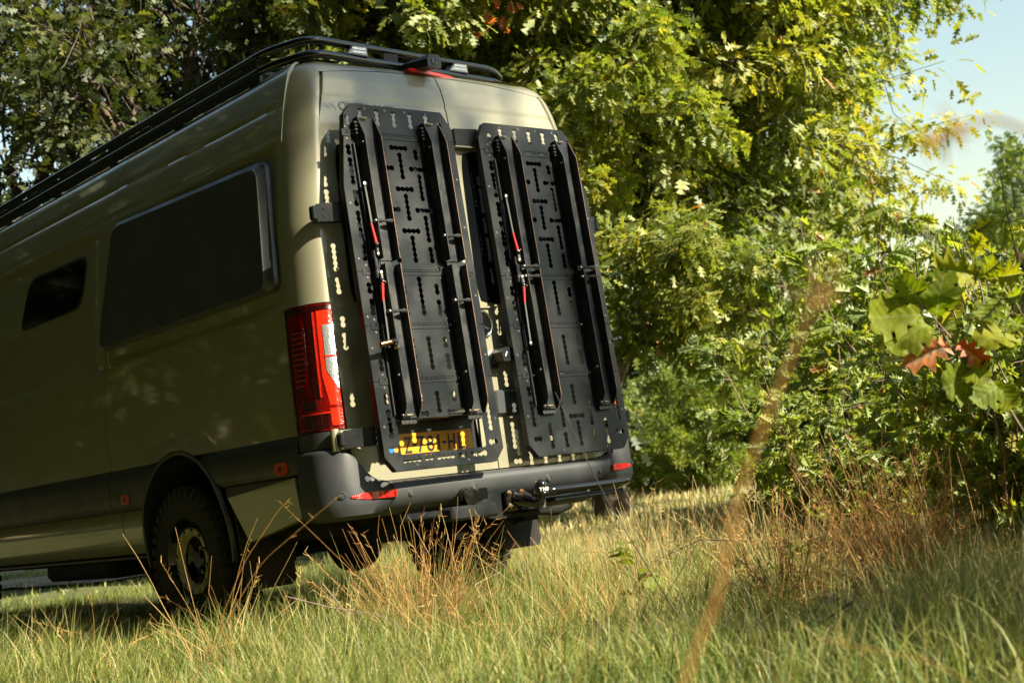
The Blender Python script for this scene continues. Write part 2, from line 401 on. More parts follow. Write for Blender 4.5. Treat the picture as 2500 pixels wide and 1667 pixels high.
# dark inner shell so that the shut lines read black
P = []
for z in np.linspace(.60, 2.775, 58):
    row = []
    for y in np.linspace(YF-.55, .24, 40): row.append(Vector((-(xs(z)-.03)*nose(y, z), y, z)))
    for c in [k/8 for k in range(1, 9)]: row.append(corner(c, z, -.03))
    for x in np.linspace(-.82, .82, 24): row.append(rearp(x*(xs(z)-RC)/.87, z, -.03))
    for c in [k/8 for k in range(8, 0, -1)]: row.append(corner(c, z, -.03, 1))
    for y in np.linspace(.24, YF-.55, 40): row.append(Vector(((xs(z)-.03)*nose(y, z), y, z)))
    P.append(row)
Pc = []
for p in P:   # open the shell round both rear wheels
    Pc.append(p)
m_ = MB(); m_.grid(Pc); keep = []
for f in m_.f:
    c = sum((Vector(m_.v[i]) for i in f), Vector())/len(f)
    if abs(c.x) > .85 and math.hypot(c.y-ARY, c.z-ARZ) < ARR+.02: continue
    if abs(c.x) > .7 and math.hypot(c.y-5.1, c.z-ARZ) < ARR+.02: continue
    keep.append(f)
m_.f = keep; m_.build('inner_shell', TRIM, van, 40)

# roof skin (closes the top) and front end
P = []
for y in [.42, .30, .24]+list(np.linspace(.3, 4.7, 12)):
    pass
rows = []
for t in np.linspace(0, 1, 14):
    row = []
    for y in np.linspace(.40, 4.8, 20):
        x = -.70+1.4*t; row.append(Vector((x*nose(y, 2.7), y, 2.786+.022*(1-(x/.7)**2))))
    rows.append(row)
MB().grid(rows[::-1]).build('roof', PAINT, van, 50)
row_e = []
for sgn in (-1, 1):
    P = [[Vector((sgn*xs(z)*nose(y, z), y, z)) for y in np.linspace(.235, 4.8, 20)] for z in (2.765, 2.775, 2.79, 2.80)]
    MB().grid(P if sgn < 0 else P[::-1]).build('roof_edge', PAINT, van, 50)
# rear roof cap joins pillars, above the doors
def ztop(x): return 2.735-.055*(abs(x)/.78)**2.4
P = []
for i, t in enumerate(np.linspace(0, 1, 10)):
    row = []
    for x in np.linspace(-.83, .83, 60):
        z0 = ztop(x)+.006; zt = 2.80; z = z0+(zt-z0)*t; e = xs(z); xx = x*min(1., e/.86)
        row.append(rearp(xx, z))
    P.append(row)
mb = MB(); mb.grid(P); mb.grid([[p+Vector((0, .02, 0)) for p in P[0]], P[0]]); mb.build('roof_header', PAINT, van, 60)
P = [[Vector((x*k, 4.8+a, z)) for x in np.linspace(-.9, .9, 12)] for a, z, k in ((0, 2.79, .7), (.25, 2.70, .85), (.55, 2.3, .9), (1.0, 1.55, 1.), (1.55, 1.25, 1.), (1.7, 1.0, .98), (1.72, .5, .95))]
MB().grid(P[::-1]).build('front_body', PAINT, van, 50)
P2 = [[p+Vector((0, .004, .006)) for p in r[2:-2]] for r in P[2:4]]
MB().grid(P2[::-1]).build('windscreen', GLASS, van)
for sgn in (-1, 1):
    P = [[Vector((sgn*side_x(y, z), y, z)) for y in np.linspace(5.4, 6.45, 10)] for z in np.linspace(.55, 1.4, 8)]
    MB().grid(P if sgn < 0 else [r[::-1] for r in P]).build('front_wing', PAINT, van)

# rear doors -------------------------------------------------------
DX = ([.69, .70, .72, .75, .79, .835, .95, 1.51, 2.01, 2.40, 2.50, 2.58, 2.63, 2.66, 2.68], [.70, .745, .785, .815, .838, .850, .853, .862, .838, .787, .766, .742, .715, .68, .60])
def door(sgn):
    P = []; zs = list(np.linspace(.688, .84, 14))+list(np.linspace(.87, 2.45, 60))+list(np.linspace(2.47, 1., 1))[:0]+list(np.linspace(2.48, 2.735, 26))
    for z in zs:
        xe = float(np.interp(z, *DX)) if z <= 2.68 else .60
        row = []
        for j in range(29):
            t = j/28; x = .0035+(xe-.0035)*t
            if z > 2.45: # lift rows to follow the bowed top
                k = (z-2.45)/(2.735-2.45); xe2 = .78*math.sqrt(max(0, 1-max(0, (k-.62)/.38)**2.5*.16)); xe2 = min(xe2, float(np.interp(z, [2.45, 2.735], [.777, .70])))
                x = .0035+(xe2-.0035)*t; zz = 2.45+(ztop(x)-2.45)*k
            else: zz = z
            row.append(rearp(sgn*x, zz, .0))
        P.append(row)
    if sgn < 0: P = [r[::-1] for r in P]
    return folded(P, (0, .022, 0)).build('rear_door', PAINT, van, 45)
dl, dr = door(-1), door(1)
# rear windows in the doors
for o, x0, x1 in ((dl, -.735, -.06), (dr, .03, .745)):
    cx, cz, hx, hz = (x0+x1)/2, 1.925, (x1-x0)/2, .405
    def rr(i, n=14):
        return i/n*2-1
    P = []
    for i in range(25):
        v = rr(i, 24); row = []
        for j in range(25):
            u = rr(j, 24); du = u*math.sqrt(1-.10*abs(v)**6); dv = v*math.sqrt(1-.10*abs(u)**6)
            z = cz+hz*dv; row.append(rearp(cx+hx*du*(1-.03*dv), z, .006))
        P.append(row)
    folded(P, (0, .01, 0)).build('door_window', GLASS, o, 50)

# tail lights --------------------------------------------------------
def tl_bounds(z):  # inner limit of the lamp against the door edge
    return .985
for sgn in (-1, 1):
    t = empty('tail_light', (0, 0, 0), van)
    def patch(name, c0, c1, z0, z1, off, m, nz=20, ncc=16, par=t, slope=0.):
        P = []
        for i in range(nz+1):
            z = z0+(z1-z0)*i/nz
            a = c0(z) if callable(c0) else c0; b = c1(z) if callable(c1) else c1
            P.append([corner(a+(b-a)*k/ncc, z+slope*(a+(b-a)*k/ncc), off, sgn) for k in range(ncc+1)])
        mb = MB(); P = [r[::-1] for r in P] if sgn < 0 else P
        folded(P, (-sgn*.006, .008, 0), mb); return mb.build(name, m, par, 50)
    patch('lens', .01, .99, .947, 1.535, .004, RLENS, 30, slope=.0)
    patch('reflector_ribs', .10, lambda z: .36-.16*max(0, (1.25-z)/.15), 1.14, 1.43, .0065, RDARK, 30)
    for k in range(22):
        z = 1.15+k*.0125; patch('rib', .11, .33-.1*max(0, (1.22-z)/.1), z, z+.005, .0085, RLENSB if k%2 else RLENS, 1, 5)
    patch('bright_panel', lambda z: .62 if z > 1.2 else .62+.10*(1.2-z)/.15, lambda z: .97, 1.06, 1.515, .0062, RLENSB, 30)
    patch('clear_lens', lambda z: .72+.0*z if z > 1.22 else .72+.22*(1.22-z)/.09, .972, 1.135, 1.435, .009, CLEAR, 26)
    patch('clear_lens_bar', .72, .972, 1.283, 1.291, .011, RLENSB, 2)
    patch('lower_window', .20, .66, .958, 1.02, .0065, RDARK, 8)
    patch('inner_bar', .54, .575, 1.10, 1.50, .0085, RLENSB, 12, 2)
    patch('inner_shadow', .42, .53, 1.10, 1.50, .0060, RDARK, 12, 3)
    patch('top_shade', .05, .95, 1.505, 1.530, .0075, RDARK, 1)
    patch('dark_window', .22, .46, 1.045, 1.09, .0065, RDARK, 4)
    patch('lower_lens', lambda z: .70+.6*max(0, .985-z), .96, .965, 1.045, .009, RLENSB, 10)
    patch('lens_edge', .14, .96, 1.024, 1.031, .009, RLENSB, 1)
    patch('lens_frame', .0, .035, .945, 1.537, .008, RDARK, 20, 3)

# window cover and small window on both sides ------------------------
def cover(sgn):
    mb = MB()
    base = [(.287, 1.640), (.346, 2.300), (2.06, 2.352), (2.27, 1.632)]
    top = [(.335, 1.655), (.385, 2.262), (1.99, 2.312), (2.19, 1.648)]
    b = fillet([((base[0][0]+base[3][0])/2, 1.634, 0)]+[(p[0], p[1], 0) for p in base]+[((base[0][0]+base[3][0])/2, 1.634, 0)], .075, 6)[:-1]
    t = fillet([((top[0][0]+top[3][0])/2, 1.651, 0)]+[(p[0], p[1], 0) for p in top]+[((top[0][0]+top[3][0])/2, 1.651, 0)], .075, 6)[:-1]
    def L(pl, off): return [Vector((sgn*(xs(p.y)-.012+off), p.x, p.y)) for p in pl]
    rings = [L(b, .0), L(b, .018), [p.lerp(q, .12) for p, q in zip(L(b, .030), L(t, .058))], [p.lerp(q, .88) for p, q in zip(L(b, .026), L(t, .060))], L(t, .066)]
    n = len(b); V = [p for r in rings for p in r]; F = []
    for i in range(len(rings)-1):
        for k in range(n): F.append((i*n+k, i*n+(k+1) % n, (i+1)*n+(k+1) % n, (i+1)*n+k))
    F.append(tuple((len(rings)-1)*n+k for k in range(n)))
    if sgn < 0: F = [f[::-1] for f in F]
    mb.add(V, F); return mb.build('window_cover', DUSTY, van, 30)
cover(-1); cover(1)
for sgn in (-1, 1):
    f = empty('side_window', (0, 0, 0), van)
    for nm, grow, off, m in (('window_frame', .0, .006, TRIM), ('window_pane', -.016, .010, GLASS)):
        pts = fillet([((2.47+3.46)/2, 1.943, 0), (2.545-grow, 1.943-grow, 0), (2.445-grow, 2.250+grow, 0), (3.335+grow, 2.265+grow, 0), (3.485+grow, 1.943-grow, 0), ((2.47+3.46)/2, 1.943-grow, 0)], .10, 6)[:-1]
        Lp = [Vector((sgn*(xs(p.y)-.010+off), p.x, p.y)) for p in pts]
        mb = MB(); mb.prism(Lp if sgn < 0 else Lp[::-1], (-sgn*.02, 0, 0)); mb.build(nm, m, f, 30)

# cladding, sills ------------------------------------------------------
def band(name, y0, y1, z0, z1, off, m, sgn, ny=24, nz=8, cuty=False, round_=.02):
    """band along the side; edges that run into the arch follow it"""
    P = []
    for i in range(nz+1):
        z = z0+(z1-z0)*i/nz
        a, b = y0, y1
        d = ARR*ARR-(z-ARZ)**2
        if cuty and d > 0:
            if cuty == 'front': a = max(a, ARY+math.sqrt(d)*.985)
            else: b = min(b, ARY-math.sqrt(d)*.985)
        o = off-round_*(abs(2*i/nz-1)**4)
        P.append([Vector((sgn*(xs(z)+o)*nose(a+(b-a)*j/ny, z), a+(b-a)*j/ny, z)) for j in range(ny+1)])
    P = P if sgn < 0 else [r[::-1] for r in P]
    return folded(P, (-sgn*.03, 0, 0)).build(name, m, van, 40)
for sgn in (-1, 1):
    band('side_cladding', 2.252, 4.9, .706, .938, .020, PLASTIC_SHADE, sgn, 30)
    band('side_cladding', 1.5, 2.246, .706, .938, .020, PLASTIC_SHADE, sgn, 20, 8, 'front')
    band('side_cladding', .236, 1.35, .756, .938, .020, PLASTIC_SHADE, sgn, 20, 8, 'rear')
    band('sill_panel', 2.15, 4.9, .462, .702, .012, PAINT, sgn, 30)
    band('sill_panel', 1.5, 2.142, .462, .702, .012, PAINT, sgn, 20, 8, 'front')
    band('sill_strip', 1.88, 4.9, .425, .458, .0, TRIM, sgn, 20, 3)
    mb = MB(); pl = [(.905, .700), (.272, .750), (.256, .560), (.33, .545), (.766, .470)]
    Lp = [Vector((sgn*(xs(z)+.022), y, z)) for y, z in pl]; mb.prism(Lp[::-1] if sgn < 0 else Lp, (-sgn*.04, 0, 0))
    mb.build('lower_quarter_panel', PAINT, van, 30)
    band('side_cladding', .245, .93, .695, .752, .012, PLASTIC_SHADE, sgn, 10, 3, 'rear', .0)
    # arch lip and liner
    pts = []; 
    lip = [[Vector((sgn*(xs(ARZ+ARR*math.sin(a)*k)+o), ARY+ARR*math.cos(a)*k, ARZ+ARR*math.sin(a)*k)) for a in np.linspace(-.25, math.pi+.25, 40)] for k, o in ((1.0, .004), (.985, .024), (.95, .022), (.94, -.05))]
    MB().grid(lip if sgn > 0 else lip[::-1]).build('arch_lip', PLASTIC_SHADE, van, 50)
    lin = [[Vector((sgn*xx, ARY+.46*math.cos(a), ARZ+.46*math.sin(a)-.02)) for a in np.linspace(-.3, math.pi+.3, 30)] for xx in (.97, .6)]
    MB().grid(lin).build('wheel_liner', DARK, van)
    mb = MB(); mb.box((sgn*.58, ARY, .72), (.01, .5, .30)); mb.build('wheel_liner', DARK, van)
    for yc, zc, hy, hz in ((2.055, .771, .050, .029), (.380, .800, .056, .031)):
        e = empty('side_marker_light', (0, 0, 0), van)
        q = []
        for k in range(20):
            a = 2*math.pi*k/20; cx_, sy_ = math.cos(a), math.sin(a)
            q.append(Vector((sgn*(xs(zc)+.024), yc+hy*math.copysign(abs(cx_)**.55, cx_), zc+hz*math.copysign(abs(sy_)**.55, sy_))))
        MB().prism(q if sgn > 0 else q[::-1], (-sgn*.02, 0, 0)).build('lens', ORANGE, e, 30)
        MB().lathe([(.0115, 0), (.0115, .002), (.006, .0022), (.006, .001), (.002, .001)], (sgn*(xs(zc)+.024), yc+.004, zc), (sgn, 0, 0), 14).build('emblem', TRIM, e)

# underbody --------------------------------------------------------------
mb = MB(); mb.box((0, 2.9, .50), (.80, 2.4, .05)); mb.box((0, .55, .62), (.80, .55, .05))
mb.box((-.45, 2.6, .46), (.05, 2.3, .06)); mb.box((.45, 2.6, .46), (.05, 2.3, .06)); mb.box((-.6, 3.3, .40), (.18, .5, .08), bev=.03)
mb.build('underbody', DARK, van)
mb = MB(); mb.tube([(-.75, 1.45, .40), (.75, 1.45, .40)], .05, 12)
mb.lathe([(.02, -.12), (.10, -.10), (.17, -.03), (.18, .04), (.12, .12), (.05, .17)], (.1, 1.45, .39), (0, 1, 0), 20)
mb.build('rear_axle', DARK, van)
mb = MB(); mb.lathe([(.0, -.09), (.30, -.085), (.345, -.05), (.35, 0), (.345, .05), (.30, .085), (0, .09)], (-.02, .75, .58), (0, 0, 1), 30)
mb.box((-.02, .75, .52), (.25, .03, .02)); mb.build('spare_wheel', RUBBER, van)
mb = MB()
for x in (-.5, .5): mb.tube([(x, .35, .56), (x, .8, .40), (x, 1.45, .36), (x, 2.1, .42)], [.03, .02, .03, .02], 8)
for x in (-.62, .62): mb.tube([(x, 1.35, .36), (x*.97, 1.2, .62)], .03, 8)
mb.tube([(.30, .18, .50), (.32, .6, .50), (.32, 2., .45)], .035, 10)
mb.build('suspension', DARK, van)

# wheels -----------------------------------------------------------------
def make_wheel(x, y, sgn):
    w_ = empty('wheel', (x, y, .40), van)
    TR, TW = .40, .125
    mb = MB()
    prof = [(.215, -.10), (.235, -.118), (.30, -.128), (.355, -.120), (.378, -.100), (.385, -.06), (.387, 0), (.385, .06), (.378, .10), (.355, .120), (.30, .128), (.235, .118), (.215, .10)]
    mb.lathe(prof, (0, 0, 0), (1, 0, 0), 72)
    for k in range(36):
        a = 2*math.pi*k/36
        for s_, ph in ((-1, 0), (1, .5)):
            aa = a+ph*2*math.pi/36; M = Matrix.Rotation(-aa, 3, 'X')
            mb.box(M@Vector((s_*.085, 0, .388)), (.033, .024, .012), M@Matrix.Rotation(s_*.3, 3, 'Z'), .004)
            mb.box(M@Vector((s_*.122, 0, .360)), (.008, .020, .022), M, .003)
            mb.box(M@Vector((s_*.028, .01, .391)), (.022, .020, .009), M@Matrix.Rotation(-s_*.5, 3, 'Z'), .003)
    mb.build('tyre', RUBBER, w_, 30)
    o = sgn
    mb = MB(); mb.lathe([(.218, -.10*o), (.222, .10*o), (.228, .112*o), (.220, .118*o), (.212, .108*o), (.200, .085*o), (.190, .075*o), (.178, .072*o), (.130, .045*o), (.10, .01*o), (.095, .0), (.0, .0)], (0, 0, 0), (1, 0, 0), 48)
    mb.lathe([(.055, 0), (.052, .05*o), (.04, .06*o), (0, .06*o)], (0, 0, 0), (1, 0, 0), 24)
    mb.build('rim', BLACK, w_, 40)
    mb = MB(); mb.lathe([(.176, .070*o), (.178, .084*o), (.172, .092*o), (.150, .092*o), (.142, .086*o), (.128, .060*o)], (0, 0, 0), (1, 0, 0), 48)
    mb.build('trim_ring', BEIGE, w_, 40)
    for k in range(12):
        a = 2*math.pi*(k+.3)/12
        b = MB(); b.lathe([(.0105, 0), (.0105, .008*o), (.004, .009*o), (0, .009*o)], (.090*o, .163*math.cos(a), .163*math.sin(a)), (1, 0, 0), 8); b.build('bolt', BLACK, w_, 40)
    for k in range(6):
        a = 2*math.pi*k/6
        b = MB(); b.lathe([(.012, 0), (.012, .02*o), (0, .022*o)], (.0, .075*math.cos(a), .075*math.sin(a)), (1, 0, 0), 6); b.build('wheel_nut', STEEL, w_, 40)
    return w_
make_wheel(-.855, 1.45, -1); make_wheel(.855, 1.45, 1); make_wheel(-.855, 5.1, -1); make_wheel(.855, 5.1, 1)
for sgn in (-1, 1):
    pl = [(1.02, .70), (.86, .70), (.80, .5), (.66, .38), (.66, .245), (.70, .235)]
    P = [Vector((sgn*.70, .93, .72)), Vector((sgn*.97, .93, .72)), Vector((sgn*.98, .88, .45)), Vector((sgn*.98, .85, .27)), Vector((sgn*.95, .845, .235)), Vector((sgn*.72, .845, .235)), Vector((sgn*.69, .85, .27))]
    MB().prism(P if sgn > 0 else P[::-1], (0, -.012, 0)).build('mud_flap', RUBBER, van, 30)

# bumper ------------------------------------------------------------------
def bplan(s, off):
    """s from 0 (left side seam) through .5 (centre) to 1"""
    pts = []
    sg = -1 if s < .5 else 1; t = s if s < .5 else 1-s
    if t < .06: x, y, nx, ny = .990, .235-.10*t/.06, 1, 0
    elif t < .2:
        a = (t-.06)/.14*math.pi/2; x = .990-.14*(1-math.cos(a)); y = .135-.165*math.sin(a); nx, ny = math.cos(a), -math.sin(a)
    else:
        q = (t-.2)/.3; x = .85*(1-q); y = -.030-.012*math.sin(q*math.pi/2); nx, ny = 0, -1
    return Vector((sg*(x+nx*off), y+ny*off, 0))
def btop(x):
    return float(np.interp(abs(x), [0, .68, .76, .80, .85, .90, .99], [.682, .684, .70, .735, .80, .845, .856]))
S = sorted(set(list(np.linspace(0, .2, 24))+list(np.linspace(.2, .8, 72))+list(np.linspace(.8, 1, 24))))
P = []
for k in range(9):
    row = []
    for s in S:
        p0 = bplan(s, 0); zt = btop(p0.x); mid = min(1, max(0, (.78-abs(p0.x))/.08))
        o, z = [(-.03, zt-.004), (.0, zt), (.004+.046*mid, zt-.004-.004*mid), (.012+.052*mid, zt-.02), (.016+.052*mid, .640), (.018+.046*mid, .615), (.016+.040*mid, .585), (.0, .545), (-.06, .525)][k]
        if k == 3: z = min(z, zt-.02)
        p = bplan(s, o); p.z = z; row.append(p)
    P.append(row)
bum = MB().grid([r[::-1] for r in P]).build('rear_bumper', PLASTIC, van, 45)
for sgn in (-1, 1):
    # trim block under each tail light
    P = [[corner(c, z, .006, sgn) for c in [k/12*.86 for k in range(13)]] for z in np.linspace(.862, .940, 6)]
    folded([r[::-1] for r in P] if sgn < 0 else P, (-sgn*.01, .01, 0)).build('corner_trim', PLASTIC, van, 50)
    # shut line of the corner section
    mb = MB()
    mb.tube(fillet([(sgn*.728, -.070, .686), (sgn*.71, -.098, .660), (sgn*.705, -.110, .62), (sgn*.72, -.098, .58), (sgn*.77, -.05, .548)], .03), .0022, 5); mb.build('seam', DARK, bum)
    # reflectors
    P = []
    for i in range(5):
        row = []
        for j in range(13):
            t = j/12; x = .700+.20*t; zc = .6255+.004*t; hz = .0165*(1-t**5*.8); sT = None
            s = .5-.5*0
            # find plan point for this x
            tt = .2+(.85-x)/.85*.3 if x < .85 else .06+.14*(math.acos(max(-1, min(1, 1-(.99-x)/.14)))/(math.pi/2))
            ss = tt if sgn < 0 else 1-tt
            mid = min(1, max(0, (.78-x)/.08)); p = bplan(ss, 0.0235+.052*mid); p.z = zc+hz*(i/2-1); row.append(p)
        P.append(row)
    folded(P if sgn > 0 else [r[::-1] for r in P], (0, .008, 0)).build('reflector', REFL, van, 30)
for x, z in ((-.245, .613), (.245, .613), (-.615, .620), (.615, .620), (-.93, .64), (.93, .64)):
    ax = abs(x); tt = .2+(.85-ax)/.85*.3 if ax < .85 else .06+.14*(math.acos(max(-1, min(1, 1-(.99-ax)/.14)))/(math.pi/2))
    ss = tt if x < 0 else 1-tt; mid = min(1, max(0, (.78-ax)/.08)); p = bplan(ss, .016+.046*mid); q = bplan(ss, .03+.046*mid); n_ = (q-p).normalized(); p.z = z
    MB().lathe([(.018, 0), (.018, .004), (.0155, .005), (.0145, .002), (.011, .002), (.011, .0055), (.0, .006)], p, n_, 20).build('parking_sensor', PLASTIC, van, 30)

# tow bar ------------------------------------------------------------------
tb = empty('tow_bar', (0, 0, 0), van)
mb = MB(); YT = -.095
pl = fillet([(-.30, YT, .47), (-.30, YT, .53), (-.20, YT, .535), (-.13, YT, .590), (.03, YT, .590), (.12, YT, .545), (.17, YT, .49), (.17, YT, .435), (-.05, YT, .44), (-.30, YT, .465)], .02, 3)
mb.prism(pl, (0, .03, 0)); mb.build('mounting_plate', POWDER, tb, 30)
mb = MB(); mb.box((-.30, -.12, .495), (.145, .05, .034), bev=.012); mb.build('step_block', POWDER, tb, 40)
mb = MB(); mb.box((0, .03, .515), (.60, .04, .03), bev=.01); mb.build('cross_beam', POWDER, tb, 40)
mb = MB(); mb.box((-.005, -.115, .525), (.062, .012, .052), bev=.006)
mb.tube(fillet([(-.005, -.12, .525), (.0, -.17, .515), (.02, -.22, .50), (.035, -.262, .495), (.037, -.272, .53), (.037, -.272, .56)], .03), [.030]*3+[.024]*18+[.020]*20, 14) if False else None
mb.tube([(-.005, -.12, .528), (.0, -.16, .522), (.01, -.20, .510), (.024, -.24, .498), (.034, -.262, .500), (.037, -.270, .52), (.037, -.271, .55)], [.036, .032, .028, .025, .022, .020, .018], 14)
mb.build('ball_neck', BLACK, tb, 50)
mb = MB(); mb.lathe([(.034, -.008), (.036, -.002), (.034, .002), (.034, .030), (.032, .045), (.024, .058), (.012, .064), (0, .065)], (.037, -.271, .545), (0, 0, 1), 28)
capo = mb.build('ball_cap', BLACK, tb, 40)
vd = (Vector((CAM.x, CAM.y, 0))-Vector((.037, -.271, 0))).normalized(); a0 = math.atan2(vd.y, vd.x)
for k, ch in enumerate("THULE"):
    me = text_mesh('letter', ch, .024, .0004, .0008, align='CENTER'); finish(me, WHITE, None)
    a = a0-.05+.52*k; o = link('letter', me, capo)
    n_ = Vector((math.cos(a), math.sin(a), 0)); o.matrix_basis = Matrix.Translation(Vector((.037, -.271, .553))+n_*.0348)@Matrix((( -math.sin(a), 0, math.cos(a), 0), (math.cos(a), 0, math.sin(a), 0), (0, 1, 0, 0), (0, 0, 0, 1)))
for x, z in ((-.052, .562), (.028, .562), (-.052, .498)):
    MB().lathe([(.011, 0), (.0125, .004), (.0125, .009), (.008, .012), (.007, .018), (0, .019)], (x, -.127, z), (0, -1, 0), 6).build('bolt', COPPER if x > 0 else BRASS, tb, 20)
mb = MB(); mb.lathe([(.016, -.03), (.016, .02), (.008, .024), (0, .024)], (.10, -.20, .50), (0, 0, 1), 14); mb.build('safety_eye', STEEL, tb, 40)
mb = MB(); mb.prism([(.02, -.25, .462), (.16, -.20, .462), (.20, -.10, .462), (.02, -.10, .462)], (0, 0, .010)); mb.build('bracket', POWDER, tb)
mb = MB(); mb.lathe([(.045, -.01), (.047, .0), (.040, .02), (.034, .025), (.034, .05), (.040, .052), (.040, .06), (.0, .062)], (-.30, -.105, .570), (-.15, -1, -.1), 20)
mb.box((-.24, -.165, .575), (.028, .004, .027), bev=.01); mb.tube([(-.30, -.10, .55), (-.33, -.06, .50), (-.30, 0, .47)], .014, 8); mb.build('trailer_socket', BLACK, tb, 30)
mb = MB(); mb.tube(fillet([(.10, -.12, .52), (.10, -.20, .545), (.14, -.235, .550), (.66, -.235, .550), (.70, -.21, .55), (.72, -.08, .53)], .05), .0175, 14)
mb.build('step_tube', BLACK, tb, 60)
mb = MB(); mb.prism([(.14, -.13, .50), (.70, -.13, .53), (.74, -.06, .53), (.50, -.06, .47), (.16, -.06, .47)], (0, .02, 0)); mb.box((.42, -.16, .505), (.24, .045, .012), bev=.005); mb.build('step_bracket', POWDER, tb)
mb = MB(); mb.tube([(.22, .02, .465), (.40, .05, .465), (.52, .08, .475)], [.03, .05, .04], 14); mb.tube([(.045, .1, .45), (.06, .02, .43), (.075, -.02, .40)], .016, 10); mb.build('exhaust', DARK, van, 50)

# number plate ---------------------------------------------------------------
PX, PZ, PYY = -.414, .842, -.024
mb = MB(); r_ = .012
pl = [Vector((PX+sx*(.26-r_)+r_*math.cos(a), PYY, PZ+sz*(.055-r_)+r_*math.sin(a))) for sx, sz, a0_ in ((1, 1, 0), (-1, 1, 90), (-1, -1, 180), (1, -1, 270)) for a in [R(a0_+q) for q in (0, 30, 60, 90)]]
mb.prism(pl[::-1], (0, .004, 0)); npl = mb.build('number_plate', PLATE, van, 30)
mb = MB(); mb.prism([(PX-.2585, PYY-.0006, PZ-.05), (PX-.2585, PYY-.0006, PZ+.05), (PX-.215, PYY-.0006, PZ+.0535), (PX-.215, PYY-.0006, PZ-.0535)], (0, .001, 0)); mb.build('blue_band', BLUE, npl, None)
RX = Matrix.Rotation(R(90), 4, 'X')
for ch, x, wd in (('Z', -.134, .044), ('-', -.094, .023), ('7', -.056, .043), ('8', .001, .045), ('1', .047, .021), ('-', .084, .023), ('H', .130, .044), ('L', .191, .040)):
    me = text_mesh('character', ch, .106, .0006, .0012) if ch != '1' else MB().prism([(.35, 0, 0), (.85, 0, 0), (.85, 1, 0), (.40, 1, 0), (0, .80, 0), (.12, .69, 0), (.35, .82, 0)], (0, 0, .0006))._mesh(); co = np.array([v.co[:] for v in me.vertices])
    lo, hi = co.min(0), co.max(0); hh = .0385
    for v in me.vertices:
        v.co.x = (v.co.x-(lo[0]+hi[0])/2)*(wd/(hi[0]-lo[0]))
        if ch != '-': v.co.y = (v.co.y-(lo[1]+hi[1])/2)*(2*hh/(hi[1]-lo[1]))
        else: v.co.y = (v.co.y-(lo[1]+hi[1])/2)*(.013/(hi[1]-lo[1]))
    finish(me, TRIM, None); o = link('character', me, npl); o.matrix_basis = Matrix.Translation((PX+x, PYY-.0012, PZ))@RX
# plate recess surround and handle bar above the plate
mb = MB(); mb.prism([(-.70, -.018, .775), (-.70, -.018, .965), (-.115, -.018, .965), (-.10, -.018, .775)], (0, .006, 0)); mb.build('plate_recess', TRIM, dl)
mb = MB(); mb.box((-.41, -.045, .968), (.285, .035, .018), bev=.012); mb.build('plate_light_bar', BLACK, dl, 40)
MB().grid([[(-.105-.012*math.cos(t*1.5), -.050+.034*t, z) for t in np.linspace(0, 1, 5)] for z in (.78, .955)]).build('recess_edge', PAINT, dl)

# badge, handle, latch on the right door --------------------------------------
by_ = rear_y(.012, 1.415)-.004
bd = empty('badge', (0, 0, 0), van)
BC = Vector((.012, by_-.004, 1.415))
mb = MB(); ring = [BC+Vector((.066*math.cos(a), 0, .066*math.sin(a))) for a in np.linspace(0, 2*math.pi, 41)]
mb.tube(ring, .0065, 8, False); mb.build('ring', CHROME, bd, 60)
mb = MB()
for k in range(3):
    a = R(90+120*k); d = Vector((math.cos(a), 0, math.sin(a))); s_ = Vector((-d.z, 0, d.x))
    mb.add([BC+d*.063, BC+s_*.0115-d*.0066, BC-s_*.0115-d*.0066, BC+Vector((0, -.008, 0))], [(0, 1, 3), (0, 3, 2), (1, 2, 3)])
mb.build('star', CHROME, bd, None)
mb = MB(); mb.lathe([(.072, .0), (.074, .006), (.060, .004), (0, .006)], BC+Vector((0, .006, 0)), (0, -1, 0), 36); mb.build('dish', BLACK, bd, 40)
mb = MB(); y_ = rear_y(.06, 1.225)-.008; mb.box((.060, y_, 1.225), (.026, .008, .036), bev=.006); ps = mb.build('lock_plate', TRIM, van, 40)
for s_ in (-1, 1):
    b = MB(); b.box((.058, y_-.009, 1.225), (.0025, .001, .013), Matrix.Rotation(s_*.6, 3, 'Y')); b.build('cross_mark', WHITE, ps, None)
mb = MB(); mb.prism([(.055, -.09, 1.215), (.045, -.09, 1.262), (.070, -.09, 1.285), (.112, -.09, 1.283), (.118, -.09, 1.225), (.10, -.09, 1.212)], (0, .09, 0)); lt = mb.build('latch', POWDER, van, 30)
b = MB(); b.box((.072, -.0915, 1.250), (.0025, .001, .013), Matrix.Rotation(.5, 3, 'Y')); b.build('latch_mark', WHITE, lt, None)
mb = MB(); mb.box((.105, rear_y(.1, 1.01)-.014, 1.013), (.085, .012, .064), bev=.012); mb.build('door_plate', PLASTIC, van, 40)
mb = MB(); mb.box((.03, rear_y(.03, 1.505)-.006, 1.503), (.10, .006, .006), bev=.002); mb.build('glass_trim', PAINT, van, 40)

